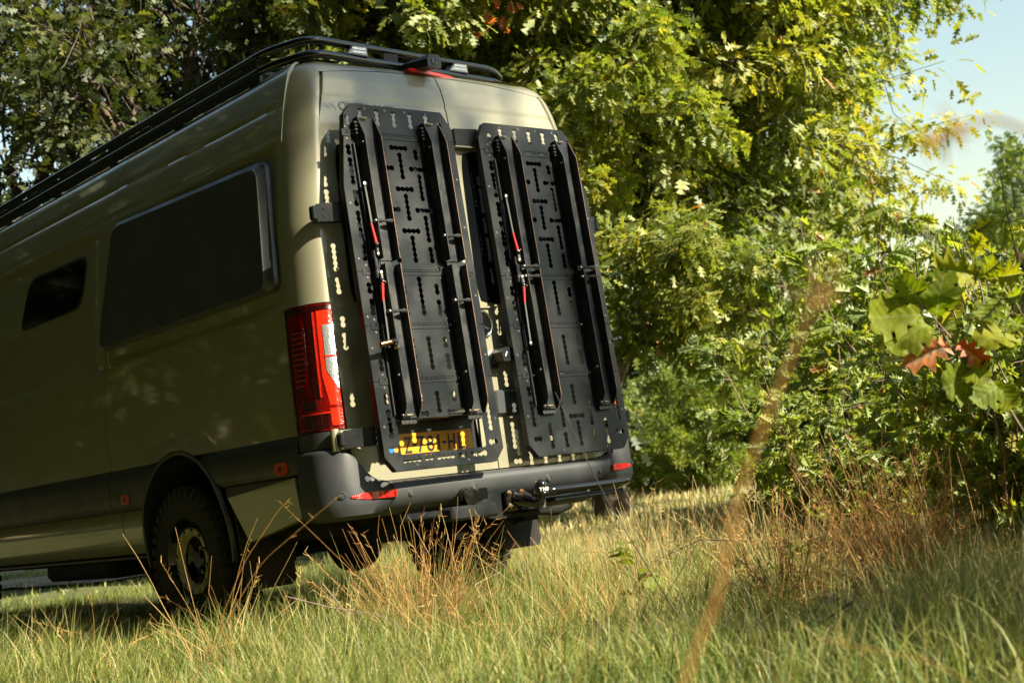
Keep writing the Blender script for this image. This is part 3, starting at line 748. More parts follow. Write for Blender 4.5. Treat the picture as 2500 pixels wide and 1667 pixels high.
# decal on the left door
me = text_mesh('decal_text', 'OVERLAND', .064, .0004, .0012, shear=.12); wx = max(v.co.x for v in me.vertices)
for v in me.vertices:
    x = -.665+v.co.x/wx*.335; z = 2.492+v.co.y; v.co = (x, rear_y(x, z)-.0022, z)
finish(me, DECAL, None); link('decal_text', me, dl)
mb = MB()
for (a, b_) in (((-.765, 2.487), (-.735, 2.520)), ((-.735, 2.520), (-.715, 2.498)), ((-.715, 2.500), (-.700, 2.525)), ((-.700, 2.525), (-.675, 2.492))):
    d = Vector((b_[0]-a[0], 0, b_[1]-a[1])).normalized(); s_ = Vector((-d.z, 0, d.x))*.0045
    A = Vector((a[0], rear_y(a[0], a[1])-.0022, a[1])); B_ = Vector((b_[0], rear_y(b_[0], b_[1])-.0022, b_[1])); mb.add([A-s_, B_-s_, B_+s_, A+s_], [(0, 1, 2, 3)])
mb.build('decal_mountain', DECAL, dl, None)

# third brake light and reversing camera -----------------------------------------
P = []
for i in range(4):
    row = []
    for j in range(17):
        t = j/16; x = -.178+.345*t; hz = .0105*(1-abs(2*t-1)**8*.5); yy = .115+.055*t; z = 2.757+.003*math.sin(t*3.1)
        row.append(Vector((x, yy+(.012 if i in (0, 3) else 0), z+hz*((-1, -.8, .8, 1)[i]))))
    P.append(row)
folded(P, (0, .03, 0)).build('high_brake_light', RLENSB, van, 40)
mb = MB()
Q = [(-.105, 2.768), (-.020, 2.768), (-.015, 2.815), (-.028, 2.838), (-.085, 2.838), (-.105, 2.812)]
f0 = [Vector((x, .045, z-.012)) for x, z in Q]; f1 = [Vector((x*1.15-.02, .24, (z-2.768)*.55+2.788)) for x, z in Q]
mb.add(f0+f1, [tuple(range(6)), tuple(range(6, 12))[::-1]]+[(k, 6+k, 6+(k+1) % 6, (k+1) % 6) for k in range(6)]); rc = mb.build('reversing_camera', TRIM, van, 30)
MB().lathe([(.016, 0), (.016, .004), (.011, .005), (.008, .002), (0, .004)], (-.062, .045, 2.788), (0, -1, 0), 16).build('camera_lens', BLACK, rc)

# hinge arms ------------------------------------------------------------------------
for z0, h in ((.893, .040), (1.955, .042)):
    for sgn in (-1, 1):
        e = xs(z0); y0 = rear_y(e*.93, z0)
        if z0 < 1:
            mb = MB(); mb.lathe([(.0, -.052), (.019, -.052), (.021, -.045), (.021, .045), (.019, .052), (0, .052)], (sgn*.935, .0, z0), (0, 0, 1), 16); mb.build('hinge', PAINT, van, 40)
            mb = MB(); mb.box((sgn*.885, -.022, z0), (.05, .018, .045), bev=.01); mb.build('hinge_arm', PAINT, van, 40)
        X0 = .915 if z0 < 1 else .905; yb = (-.245 if sgn < 0 else -.20)+.07*z0; ys_ = -.045 if z0 < 1 else .0
        mb = MB(); mb.prism([(sgn*X0, ys_, z0-h), (sgn*X0, ys_, z0+h), (sgn*.72, yb+.035, z0+h+.012), (sgn*.72, yb+.035, z0-h-.004)], (0, .006, 0))
        mb.prism([(sgn*X0, ys_-.001, z0-h), (sgn*.72, yb+.034, z0-h-.004), (sgn*.72, yb+.075, z0-h-.004), (sgn*X0, ys_+.05, z0-h)], (0, 0, .005))
        mb.box((sgn*(X0+.012), ys_+.012, z0), (.014, .018, h*.8), bev=.006)
        br = mb.build('bracket', POWDER, van, 30)
        for dz in (-.018, .018):
            MB().lathe([(.013, 0), (.0125, .008), (.008, .014), (0, .016)], (sgn*(X0-.035), ys_+.002, z0+dz), (0, -1, 0), 12).build('bolt', BLACK, br, 40)
mb = MB(); mb.prism([(.0, .02, 2.345), (-.005, .02, 2.432), (.15, .02, 2.440), (.15, .02, 2.345)], (0, .02, 0)); mb.build('top_bracket', POWDER, van, 30)
mb = MB(); mb.box((.07, .03, 2.338), (.085, .02, .004), bev=.002); mb.build('bracket_rim', PAINT, van, 30)

# carrier boards -----------------------------------------------------------------------
PT = .0275
def chain(u, z, n, vertical, pitch=PT, rad=.0128):
    """outline of a row of n joined round holes"""
    L = (n-1)*pitch; out = []; m = 6
    prof = []
    for k in range(n):
        c = k*pitch; rr = rad*(1.12 if k in (0, n-1) else 1.)
        st = math.pi if k == 0 else math.pi-.66; en = 0 if k == n-1 else .66
        for q in range(m+1):
            a = st+(en-st)*q/m; prof.append((c+rr*math.cos(a), rr*math.sin(a)))
    loop = prof+[(a, -b) for a, b in prof[::-1] if abs(b) > 1e-6]
    for a, b in loop: out.append((u+b, z+a) if vertical else (u+a, z+b))
    return out
V = lambda u, z0, n: (u, z0, n, True)      # z0 = lowest lobe centre
Hh = lambda u, z, n: (u-(n-1)*PT/2, z, n, False)
def holes_upper():
    L = []
    for u in (-.2, -.1, 0, .1, .2): L.append(V(u, 2.414, 3))
    for u in (-.28, .28): L.append(V(u, 2.404, 2))
    for s_ in (-1, 1):
        L += [V(s_*.3, 2.253, 2), V(s_*.3, 2.105, 5), V(s_*.3, 2.0, 3), V(s_*.3, 1.842, 5), V(s_*.3, 1.733, 3)]
        L += [V(s_*.1, 2.252, 2), V(s_*.1, 2.042, 5), V(s_*.1, 1.831, 5), V(s_*.1, 1.727, 3), Hh(s_*.1, 2.190, 4), Hh(s_*.1, 1.980, 4)]
        L += [V(s_*.3, 1.575, 2), V(s_*.3, 1.469, 3), V(s_*.1, 1.569, 2), V(s_*.1, 1.463, 3)]
        L += [V(s_*.3, 1.203, 3), V(s_*.1, 1.305, 2), V(s_*.1, 1.198, 3), V(s_*.1, 1.04, 2), V(s_*.3, 1.045, 2), V(s_*.3, .888, 5)]
        L += [V(s_*.2, 2.15, 5), V(s_*.2, 1.94, 5), V(s_*.2, 1.73, 5), V(s_*.2, 1.47, 5)]
    for z in (2.148, 1.938, 1.728): L.append(V(0, z, 5))
    for z in (2.295, 2.085, 1.874): L.append(Hh(0, z, 4))
    L += [V(0, 1.468, 7), V(0, 1.201, 6), V(0, .989, 4)]
    return L
def lower1():
    return [Hh(-.105, .979, 3), Hh(.10, .979, 4), Hh(-.30, .822, 2), Hh(.30, .818, 2), Hh(-.205, .770, 4), Hh(-.104, .772, 2), Hh(-.004, .770, 4), Hh(.097, .768, 2), Hh(.197, .767, 4)]
def lower2():
    L = [Hh(0, .915, 4), V(0, .768, 5)]
    for s_ in (-1, 1): L += [V(s_*.1, .873, 5), V(s_*.2, .768, 5), V(s_*.1, .767, 3), Hh(s_*.292, .812, 2)]
    return L
BT = .07; BN = math.sqrt(1+BT*BT)
def board(cx, zsc, mirror, lows, cutout, kk):
    root = empty('carrier_board', (-4.5416+(cx+4.5416)*kk, -5.4075+5.2375*kk, .605*(1-kk)), van); root.scale = (kk, kk, kk)
    # local frame: X across, Y up the board, -Z... placed by matrix
    zz = lambda z: .72+(z-.72)*zsc
    M = Matrix(((1, 0, 0, 0), (0, BT/BN, -1/BN, 0), (0, 1/BN, BT/BN, 0), (0, 0, 0, 1)))  # local z points to the viewer
    def put(o): o.parent = root; o.matrix_basis = M@o.matrix_basis; return o
    def y_of(z): return zz(z)*BN
    sgn = -1 if mirror else 1
    outer = [(-.302, .722), (.302, .722), (.357, .785), (.357, 2.415), (.302, 2.503), (-.250, 2.503), (-.296, 2.449), (-.357, 2.09), (-.357, .790)]
    pieces = [(.722, 1.141), (1.144, 1.404), (1.407, 1.667), (1.670, 2.350), (2.353, 2.503)]
    holes = holes_upper()+lows
    def clip(poly, z0, z1):
        def half(pl, zc, keep):
            o = []
            for i in range(len(pl)):
                a, b = pl[i], pl[(i+1) % len(pl)]
                ia, ib = keep(a[1]), keep(b[1])
                if ia: o.append(a)
                if ia != ib:
                    t = (zc-a[1])/(b[1]-a[1]); o.append((a[0]+(b[0]-a[0])*t, zc))
            return o
        return half(half(poly, z0, lambda z: z >= z0-1e-9), z1, lambda z: z <= z1+1e-9)
    S_ = lambda L: [(sgn*x, y_of(z)) for x, z in L]
    for z0, z1 in pieces:
        loops = [S_(clip(outer, z0, z1))]
        if cutout and z0 < .8: loops.append(S_([(-.262, .800), (-.255, .797), (.245, .797), (.255, .806), (.255, .955), (.245, .960), (-.258, .960), (-.262, .955)]))
        for u, z, n, vert in holes:
            zc = z+(n-1)*PT/2 if vert else z
            lo_, hi_ = (z-.016, z+(n-1)*PT+.016) if vert else (z-.016, z+.016)
            if lo_ < z0+.004 or hi_ > z1-.004: continue
            if cutout and abs(u) < .27 and .79 < zc < .965 : continue
            loops.append(S_(chain(u, z, n, vert)))
        me = curve_mesh('panel', loops, .004); finish(me, POWDER, 30); put(link('panel', me))
    # splice strips across the joints
    for zj in (1.1425, 1.4055, 1.6685, 2.3515):
        for x0, x1 in ((-.325, -.272), (-.138, .142), (.275, .328)):
            n = int((x1-x0-.02)/.0265); loops = [S_([(x0, zj-.017), (x1, zj-.017), (x1, zj+.017), (x0, zj+.017)]), S_(chain((x0+x1)/2-(n-1)*.0265/2, zj+.003, n, False, .0265, .0095))]
            me = curve_mesh('splice_strip', loops, .003); finish(me, POWDER, 30); o = link('splice_strip', me); o.location.z = .0037; o.matrix_basis = Matrix.Translation((0, 0, .0037)); put(o)
    # folded frame behind the edge
    mb = MB(); ring = [Vector((sgn*x*.999, y_of(z), 0)) for x, z in outer]
    n = len(ring); Vv = [p+Vector((0, 0, -.0022)) for p in ring]+[p+Vector((0, 0, -.036)) for p in ring]+[p*1+Vector((-sgn*0, 0, -.036)) for p in ring]
    inn = [Vector((p.x*.955, (p.y-1.6*BN)*.985+1.6*BN, -.036)) for p in ring]
    Vv = [p+Vector((0, 0, -.0022)) for p in ring]+[p+Vector((0, 0, -.036)) for p in ring]+inn+[p+Vector((0, 0, .033)) for p in inn]
    F = []
    for a in range(3):
        for k in range(n): F.append((a*n+k, a*n+(k+1) % n, (a+1)*n+(k+1) % n, (a+1)*n+k))
    mb.add(Vv, F); put(mb.build('edge_frame', POWDER, None, 20))
    # screws round the rim
    sv = MB()
    for u, z in [(-.335, 2.0), (-.335, 1.73), (-.335, 1.45), (-.335, 1.3), (-.335, .93), (-.18, .742), (.13, .742), (.335, .93), (.338, 1.25), (.338, 1.55), (.338, 1.9), (.338, 2.15), (-.17, 2.482), (-.05, 2.482), (.07, 2.482), (.2, 2.482)]+[(a, b+c) for a in (-.30, .135, .30) for b in (1.1425, 1.4055, 1.6685, 2.3515) for c in (-.03, .03)]:
        q = Vector((sgn*u, y_of(z), .002)); s1 = MB(); s1.lathe([(.0065, 0), (.006, .0022), (.003, .0024), (.0025, .0008), (0, .0008)], q, (0, 0, 1), 10)
        put(s1.build('screw', DKSTEEL, None, 30))
    # channels
    def channel(u, zb, zt, w0, w1, web_off, dep, taper_top, taper_bot, name='channel'):
        ys = [zb, zb+.03, zb+.13, (zb+zt)/2, zt-.13, zt-.03, zt]
        def dd(z):
            d = dep
            if taper_top: d = min(d, .006+dep*max(0, (zt-z))/.12)
            if taper_bot: d = min(d, .010+dep*max(0, (z-zb))/.07)
            return d
        for s_ in (-1, 1):
            P = [(y_of(z), web_off+dd(z)) for z in np.linspace(zb, zt, 34)]
            x = sgn*u+s_*w0; poly = [Vector((x, a, web_off-.028)) for a in (y_of(zt), y_of(zb))]+[Vector((x, a, b)) for a, b in P]
            mb = MB(); mb.prism(poly if s_ > 0 else poly, (-s_*.003, 0, 0)); o = mb.build(name+'_flange', RAILM, None, 30); put(o)
            mb = MB(); xa, xb = x-s_*.0033, x+s_*.0003; mb.grid([[Vector((xx, a, b+.0004)) for a, b in P] for xx in ((xa, xb) if s_ > 0 else (xb, xa))]); put(mb.build('worn_edge', WORN if s_*1 > 0 else RAILM, None, None))
        mb = MB(); mb.box((sgn*u, (y_of(zb)+y_of(zt))/2, web_off), (w0-.0035, (y_of(zt)-y_of(zb))/2, .0015), bev=.0005)
        put(mb.build(name+'_web', RAILM, None, 30))
        # standoffs and edge rivets
        mb = MB()
        for z in np.linspace(zb+.05, zt-.05, 5): mb.box((sgn*u, y_of(z), web_off*.5), (w0*.6, .015, web_off*.48))
        put(mb.build('standoff', POWDER, None, 30))
    rz = (1.90, 1.837) if not mirror else (1.705, 1.702)
    for k, u in enumerate((-.2, .2)):
        uu = sgn*u   # keep left rail left in the picture
        channel(uu, 1.715, 2.425, .049, .05, .030, .050, True, False, 'upper_channel')
        channel(uu, .958, 1.690, .046, .05, .030, .050, False, True, 'lower_channel')
        mb = MB(); mb.box((u, y_of(1.70), .024), (.030, .30, .002)); put(mb.build('bridge_plate', RAILM, None, 30))
        for z, brs in ((rz[k], 1), ((1.4625, 1.512)[k] if not mirror else 1.652, 1)):
            mb = MB(); a = Vector((u-.049, y_of(z), .066)); mb.lathe([(0, 0), (.010, 0), (.012, .02), (.0065, .04), (.0065, .058), (.012, .078), (.010, .098), (0, .098)], a, (1, 0, 0), 14)
            put(mb.build('roller', DARK, None, 40))
            mb = MB(); mb.lathe([(.010, 0), (.009, .008), (.004, .010), (0, .010)], a, (-1, 0, 0), 10); put(mb.build('roller_bolt', STEEL, None, 30))
        for z, zo in ((2.418, .043), (.972, .045)):
            mb = MB(); mb.tube([(u-.028, y_of(z), zo), (u+.004, y_of(z), zo)], .0042, 8); put(mb.build('end_pin', BRASS, None, 40))
            mb = MB(); mb.lathe([(.008, 0), (.008, .006), (0, .008)], (u-.049, y_of(z), zo), (-1, 0, 0), 8); put(mb.build('end_bolt', STEEL, None, 30))
        for z in (2.29, 1.16):
            mb = MB(); mb.lathe([(.0075, 0), (.007, .006), (0, .008)], (u-.049, y_of(z), .06), (-1, 0, 0), 10); put(mb.build('pivot_bolt', STEEL, None, 30))
        mb = MB()
        for z in np.linspace(1.0, 2.3, 26):
            mb.lathe([(.0025, 0), (0, .002)], (u-.0495, y_of(z), .035), (-1, 0, 0), 6)
        put(mb.build('rivet_row', STEEL, None, None))
        # black clamp shoe at top of each channel
        mb = MB()
        for i in range(4): mb.box((u-.056+.003*(i % 2), y_of(2.395-.018*i), .02), (.014, .007, .018), bev=.003)
        mb.box((u-.052, y_of(2.33), .012), (.008, .05, .012)); put(mb.build('clamp_shoe', TRIM, None, 30))
        mb = MB()
        for i in range(4): mb.lathe([(.012, 0), (.012, .018), (0, .018)], (u-.035+.022*i, y_of(.945), .003), (0, 0, 1), 10)
        put(mb.build('lower_shoe', TRIM, None, 30))
    # tie-down straps along the left rail
    us = -.2-.066 if not mirror else -.2-.072
    q = lambda u, z, o: Vector((u, y_of(z), o))
    for za, zb_, lever in ((2.085, 1.80, (1.885, 1.79)), (1.30, 1.60, (1.51, 1.60))):
        mb = MB(); A, B = q(us-.002, za, .045), q(us+.004, zb_, .05); d = (B-A).normalized(); s_ = Vector((0, 0, 1)); x_ = d.cross(s_).normalized()*.0048
        n_ = x_.cross(d).normalized()*.002
        mb.add([A-x_-n_, A+x_-n_, B+x_-n_, B-x_-n_, A-x_+n_, A+x_+n_, B+x_+n_, B-x_+n_], [(0, 3, 2, 1), (4, 5, 6, 7), (0, 1, 5, 4), (1, 2, 6, 5), (2, 3, 7, 6), (3, 0, 4, 7)])
        put(mb.build('strap', STRAP, None, None))
        mb = MB(); mb.lathe([(.010, -.004), (.010, .004), (0, .006)], q(us-.002, za, .047), (0, 0, 1), 12); put(mb.build('strap_end', STEEL, None, 30))
        mb = MB(); a, b_ = lever; A, B = q(us-.012, a, .064), q(us+.002, b_, .058); d = (B-A).normalized(); x_ = Vector((.0042, 0, 0)); h_ = Vector((0, 0, .008))
        mb.add([A-x_-h_, A+x_-h_, B+x_*1.5-h_, B-x_*1.5-h_, A-x_+h_*.3, A+x_+h_*.3, B+x_*1.5+h_, B-x_*1.5+h_], [(0, 3, 2, 1), (4, 5, 6, 7), (0, 1, 5, 4), (1, 2, 6, 5), (2, 3, 7, 6), (3, 0, 4, 7)])
        put(mb.build('red_lever', RED, None, None))
        e = 1 if a > b_ else -1; zq = b_-.005*e
        mb = MB(); mb.lathe([(.014, 0), (.015, .004), (.010, .008), (.0, .010)], q(us+.008, zq, .058), (0, 0, 1), 16); mb.lathe([(.006, 0), (.006, .014), (0, .016)], q(us+.020, zq+.006*e, .055), (0, 0, 1), 8)
        put(mb.build('ratchet', BLACK, None, 30))
        mb = MB(); mb.box(q(us+.010, zq-.028*e, .052), (.009, .016, .007), bev=.003); mb.lathe([(.011, 0), (.011, .012), (0, .014)], q(us+.012, zq-.044*e, .046), (0, 0, 1), 12); put(mb.build('buckle', STEEL, None, 30))
        mb = MB(); mb.box(q(us+.006, zq-.07*e, .03), (.016, .05, .014), bev=.004); put(mb.build('strap_base', TRIM, None, 30))
    mb = MB(); mb.tube([q(us-.006, .98, .012), q(us-.004, 1.55, .014), q(us-.006, 2.3, .012)], .005, 6); put(mb.build('guide_rod', TRIM, None, 50))
    return root, q, put
b1, q1, put1 = board(-.397, 1., False, lower1(), True, .985)
# crank handle on the left board
mb = MB(); A = q1(-.255, 1.315, .075)
mb.lathe([(.016, -.012), (.017, 0), (.012, .012), (0, .016)], A, (1, 0, 0), 14); mb.tube([A, A+Vector((-.085, -.014, .0))], .006, 8); put1(mb.build('crank_handle', BLACK, None, 40))
mb = MB()
coil = [A+Vector((-.012-.075*t, -.013*t, 0))+Vector((0, math.cos(t*62)*.0105, math.sin(t*62)*.0105)) for t in np.linspace(0, 1, 120)]
mb.tube(coil, .0028, 5); put1(mb.build('crank_spring', COPPER, None, 60))
mb = MB(); mb.lathe([(.011, 0), (.011, .02), (0, .022)], A+Vector((.004, -.026, -.008)), (.4, -.3, 1), 12); put1(mb.build('crank_nut', STEEL, None, 40))
b2, q2, put2 = board(.488, .983, True, lower2(), False, .9945)
mb = MB(); A = q2(.352, 1.31, .0); mb.tube([A, A+Vector((.045, .008, 0))], .011, 10); mb.lathe([(0, -.014), (.015, -.008), (.017, 0), (.012, .012), (0, .015)], A+Vector((.055, .01, 0)), (1, .1, 0), 14); put2(mb.build('side_handle', BLACK, None, 40))

# roof rack ---------------------------------------------------------------------------------
rk = empty('roof_rack', (0, 0, 0), van)
zU, zL = 2.882, 2.812
upr = fillet([(-.80, 4.85, 2.885), (-.80, .47, 2.885), (-.70, .215, 2.888), (.56, .30, 2.886), (.70, .40, 2.882), (.72, .48, 2.865)], .09, 6)
MB().tube(upr, .019, 12).build('upper_tube', BLACK, rk, 60)
lwr = fillet([(-.80, 4.9, 2.81), (-.80, .45, 2.805), (-.69, .20, 2.812), (.58, .29, 2.812), (.72, .39, 2.808), (.80, .60, 2.80), (.80, 4.9, 2.81)], .09, 6)
MB().tube(lwr, .021, 12).build('lower_tube', BLACK, rk, 60)
MB().tube([(.80, .62, 2.88), (.80, 4.85, 2.885)], .019, 10).build('upper_tube', BLACK, rk, 60)
mb = MB(); mb.tube([(.72, .48, 2.865), (.76, .55, 2.83)], .015, 8); mb.tube([(.72, .48, 2.866), (.79, .60, 2.882)], .019, 10); mb.build('tube_end', BLACK, rk, 60)
for sgn in (-1, 1):
    # side wall of the rack with long slots
    ys0, ys1 = .52, 4.8; nS = 8; L_ = (ys1-ys0)/nS
    loops = [[(ys0, 2.750), (ys1, 2.755), (ys1, 2.876), (ys0, 2.872)]]
    for k in range(nS):
        a = ys0+L_*k+.12; loops.append([(a, 2.843), (a+L_-.26, 2.843), (a+L_-.25, 2.852), (a+.01, 2.852)])
    me = curve_mesh('side_wall', loops, .006); finish(me, POWDER, None); o = link('side_wall', me, rk)
    o.matrix_basis = Matrix(((0, 0, 1, sgn*.815), (1, 0, 0, 0), (0, 1, 0, 0), (0, 0, 0, 1)))
    for k in range(6):
        MB().lathe([(.008, 0), (.008, .004), (0, .006)], (sgn*.82, .9+k*.78, 2.826), (sgn, 0, 0), 8).build('bolt', STEEL, rk, 30)
    for y in np.linspace(.6, 4.7, 6): MB().box((sgn*.79, y, 2.785), (.02, .05, .03), bev=.005).build('roof_foot', TRIM, rk, 30)
for y in np.linspace(.7, 4.7, 8):
    b = MB(); b.box((0, y, 2.85), (.79, .03, .012), bev=.004); b.build('cross_slat', POWDER, rk, 30)
for x, y in ((-.425, .215), (.27, .265)):
    l_ = empty('work_light', (0, 0, 0), rk)
    fr = [(-.075, -.024), (.062, -.028), (.062, .026), (-.030, .024)]
    P0 = [Vector((x+a, y-.018, 2.852+b)) for a, b in fr]; P1 = [Vector((x+a*.9, y+.03, 2.855+b*.9)) for a, b in fr]
    mb = MB(); mb.add(P0+P1, [(0, 1, 2, 3), (7, 6, 5, 4)]+[(k, 4+k, 4+(k+1) % 4, (k+1) % 4) for k in range(4)]); mb.build('housing', TRIM, l_, 20)
    fr2 = [(-.060, -.019), (.056, -.022), (.056, .021), (-.025, .019)]
    MB().prism([Vector((x+a, y-.0205, 2.852+b)) for a, b in fr2][::-1], (0, .003, 0)).build('lens', LAMP, l_, None)
    for dz in (-.009, .009):
        mb = MB(); mb.box((x+.006, y-.0215, 2.852+dz), (.040, .001, .0045)); mb.build('led_row', CLEAR, l_, None)
mb = MB(); mb.box((-.19, .24, 2.852), (.045, .004, .022)); mb.build('logo_plate', POWDER, rk, None)

# ================================================================== THE PLACE
def gz(x, y):
    return .022*np.sin(x*1.7+.6*y)+.020*np.sin(y*2.3-x*.9)+.012*np.sin(x*5.1+1.3)*np.cos(y*4.3)
# ground sheet: fine near the van, coarse out to the horizon
mg = bpy.data.meshes.new('ground')
ax_ = np.concatenate([-np.geomspace(900, 14, 22), np.linspace(-13.8, 13.8, 150), np.geomspace(14, 900, 22)])
X, Y = np.meshgrid(ax_, ax_); Z = gz(X, Y)*(np.hypot(X, Y) < 40)
n = len(ax_); vv = np.stack([X, Y, Z], -1).reshape(-1, 3)
i, j = np.meshgrid(np.arange(n-1), np.arange(n-1)); a = (j*n+i).ravel()
mg.from_pydata(vv.tolist(), [], np.stack([a, a+1, a+n+1, a+n], -1).tolist())
gm = mat('meadow_soil', (.065, .080, .018), .95, noise=(1., .9, (.12, .10, .035)), bump=.8, bscale=30)
finish(mg, gm, 80); tag(link('ground', mg), kind='structure')
# sandy track on the far side of the van
pm = mat('sandy_track', (.34, .27, .19), .95, noise=(1., 2.2, (.16, .13, .08)), bump=.6, bscale=18)
mb = MB(); rows = []
for t in np.linspace(0, 1, 30):
    c = at(-12.5+8.4*t, 23-4.2*t); nrm = (FR*.45+FF*.9).normalized(); w_ = 1.5+.15*math.sin(t*17)
    rows.append([c+nrm*k*w_+Vector((0, 0, .034+gz(c.x+nrm.x*k*w_, c.y+nrm.y*k*w_))) for k in (-1, -.5, 0, .5, 1)])
tag(mb.grid(rows).build('track', pm, None, 80), kind='structure')

def mass_mesh(name, base, tris, pos, ax, ay, az, tint, m, uv=None):
    """copies base (k,3) to every frame: p + x*ax + y*ay + z*az"""
    base = np.asarray(base, float); N = len(pos); k = len(base); tris = np.asarray(tris, int)
    V_ = (pos[:, None, :]+base[None, :, 0, None]*ax[:, None, :]+base[None, :, 1, None]*ay[:, None, :]+base[None, :, 2, None]*az[:, None, :]).reshape(-1, 3)
    T = (tris[None]+(np.arange(N)*k)[:, None, None]).reshape(-1)
    return raw_mesh(name, V_, T, np.repeat(tint, k), m, None if uv is None else np.tile(uv, (N, 1)))
def raw_mesh(name, V_, T, tint, m, uv=None):
    me = bpy.data.meshes.new(name); nT = len(T)//3
    me.vertices.add(len(V_)); me.vertices.foreach_set('co', V_.astype(np.float32).ravel())
    me.loops.add(len(T)); me.loops.foreach_set('vertex_index', T.astype(np.int32))
    me.polygons.add(nT); me.polygons.foreach_set('loop_start', np.arange(0, 3*nT, 3, dtype=np.int32))
    me.update(calc_edges=True)
    at_ = me.attributes.new('tint', 'FLOAT', 'POINT'); at_.data.foreach_set('value', np.asarray(tint, np.float32))
    if uv is not None:
        a2 = me.attributes.new('luv', 'FLOAT_VECTOR', 'POINT'); a2.data.foreach_set('vector', np.c_[uv, np.zeros(len(uv))].astype(np.float32).ravel())
    if m: me.materials.append(m)
    return me
def norm(a): return a/np.maximum(1e-9, np.linalg.norm(a, axis=-1, keepdims=True))
def frames(direc, upv, size, width, roll=.5):
    """leaf frames: y along the leaf, z the face normal"""
    y = norm(direc); N = len(y); u_ = norm(upv+rng.normal(0, roll, (N, 3))); x = norm(np.cross(y, u_)); z = np.cross(x, y)
    return x*(size*width)[:, None], y*size[:, None], z*size[:, None]
# ---- leaf shapes
SMALL = [(0, 0, 0), (.30, .36, .06), (0, .42, 0), (0, .30, 0), (.42, .70, .05), (0, .66, 0), (0, .58, 0), (.25, .98, 0), (0, 1.02, -.06), (-.30, .36, .06), (-.42, .70, .05), (-.25, .98, 0)]
SMALLT = [(0, 1, 2), (3, 4, 5), (6, 7, 8), (0, 2, 9), (3, 5, 10), (6, 8, 11)]
def lobed(lobes=1.):
    mids = [0, .26, .46, .68, .86, 1.]
    out = [(.04, .08), (.20*lobes+.03, .15), (.10, .26), (.34*lobes, .39), (.13, .46), (.43*lobes, .65), (.16, .68), (.27*lobes, .90), (.09, .86)]
    P = [(0, y) for y in mids]; T = []
    for s_ in (1, -1):
        o = len(P); P += [(s_*a, b) for a, b in out]
        q = [[0, o, o+1, o+2, 1], [1, o+2, o+3, o+4, 2], [2, o+4, o+5, o+6, 3], [3, o+6, o+7, o+8, 4], [4, o+8, 5]]
        for r in q:
            for k in range(1, len(r)-1): T.append((r[-1], r[k-1] if k == 1 else r[k-1], r[k]) if False else (r[0], r[k], r[k+1]))
    P = [(a, b, .22*abs(a)-.16*b*b+.03*math.sin(b*19)*abs(a)*4) for a, b in P]
    # fan from the rib end works because every lobe is star-shaped about it
    return np.array(P), np.array(T)
LOB, LOBT = lobed()
def broadleaf():
    ys = np.linspace(0, 1, 15); wv = [.02, .05, .10, .16, .22, .27, .32, .36, .375, .385, .37, .33, .27, .17, .02]
    P = []; T = []
    for i, (y, w_) in enumerate(zip(ys, wv)):
        wob = 1+.16*math.sin(i*2.1)*(i > 5); w_ *= wob
        for s_ in (-1, -.5, 0, .5, 1):
            x = s_*w_; P.append((x, y+.05*abs(s_)*math.sin(i*2.1), .18*abs(x)-.22*(y-.3)**2+.02*math.sin(y*40+abs(x)*30)*abs(s_)))
    for i in range(14):
        for j in range(4):
            a = i*5+j; T += [(a, a+1, a+6), (a, a+6, a+5)]
    return np.array(P), np.array(T)
BRD, BRDT = broadleaf()

def rnd(*s): return rng.normal(0, 1, s)
def bend_path(a, b, sag, n=6, wig=.03):
    a = np.array(a, float); b = np.array(b, float); L = np.linalg.norm(b-a); t = np.linspace(0, 1, n)[:, None]
    P = a*(1-t)+b*t; P[:, 2] += (sag*L*4*t*(1-t))[:, 0]; P[1:-1] += rnd(n-2, 3)*wig*L; return P
def tube_arrays(paths, sides):
    """paths: list of (pts, r0, r1); returns verts, tris"""
    Vs = []; Ts = []; off = 0
    for P, r0, r1 in paths:
        m = len(P); t = norm(np.gradient(P, axis=0)); ref = np.array([.3, .2, .93]) if abs(t[0][2]) < .85 else np.array([1., .1, 0])
        x = norm(np.cross(t, ref)); y = np.cross(t, x); rr = np.linspace(r0, r1, m)[:, None, None]
        an = np.arange(sides)*2*np.pi/sides
        ring = P[:, None, :]+rr*(x[:, None, :]*np.cos(an)[None, :, None]+y[:, None, :]*np.sin(an)[None, :, None])
        Vs.append(ring.reshape(-1, 3)); i, k = np.meshgrid(np.arange(m-1), np.arange(sides), indexing='ij'); k2 = (k+1) % sides
        a = i*sides+k; b = i*sides+k2; c = a+sides; d = b+sides
        Ts.append((np.stack([a, b, d, a, d, c], -1)+off).reshape(-1)); off += m*sides
    return np.concatenate(Vs), np.concatenate(Ts)

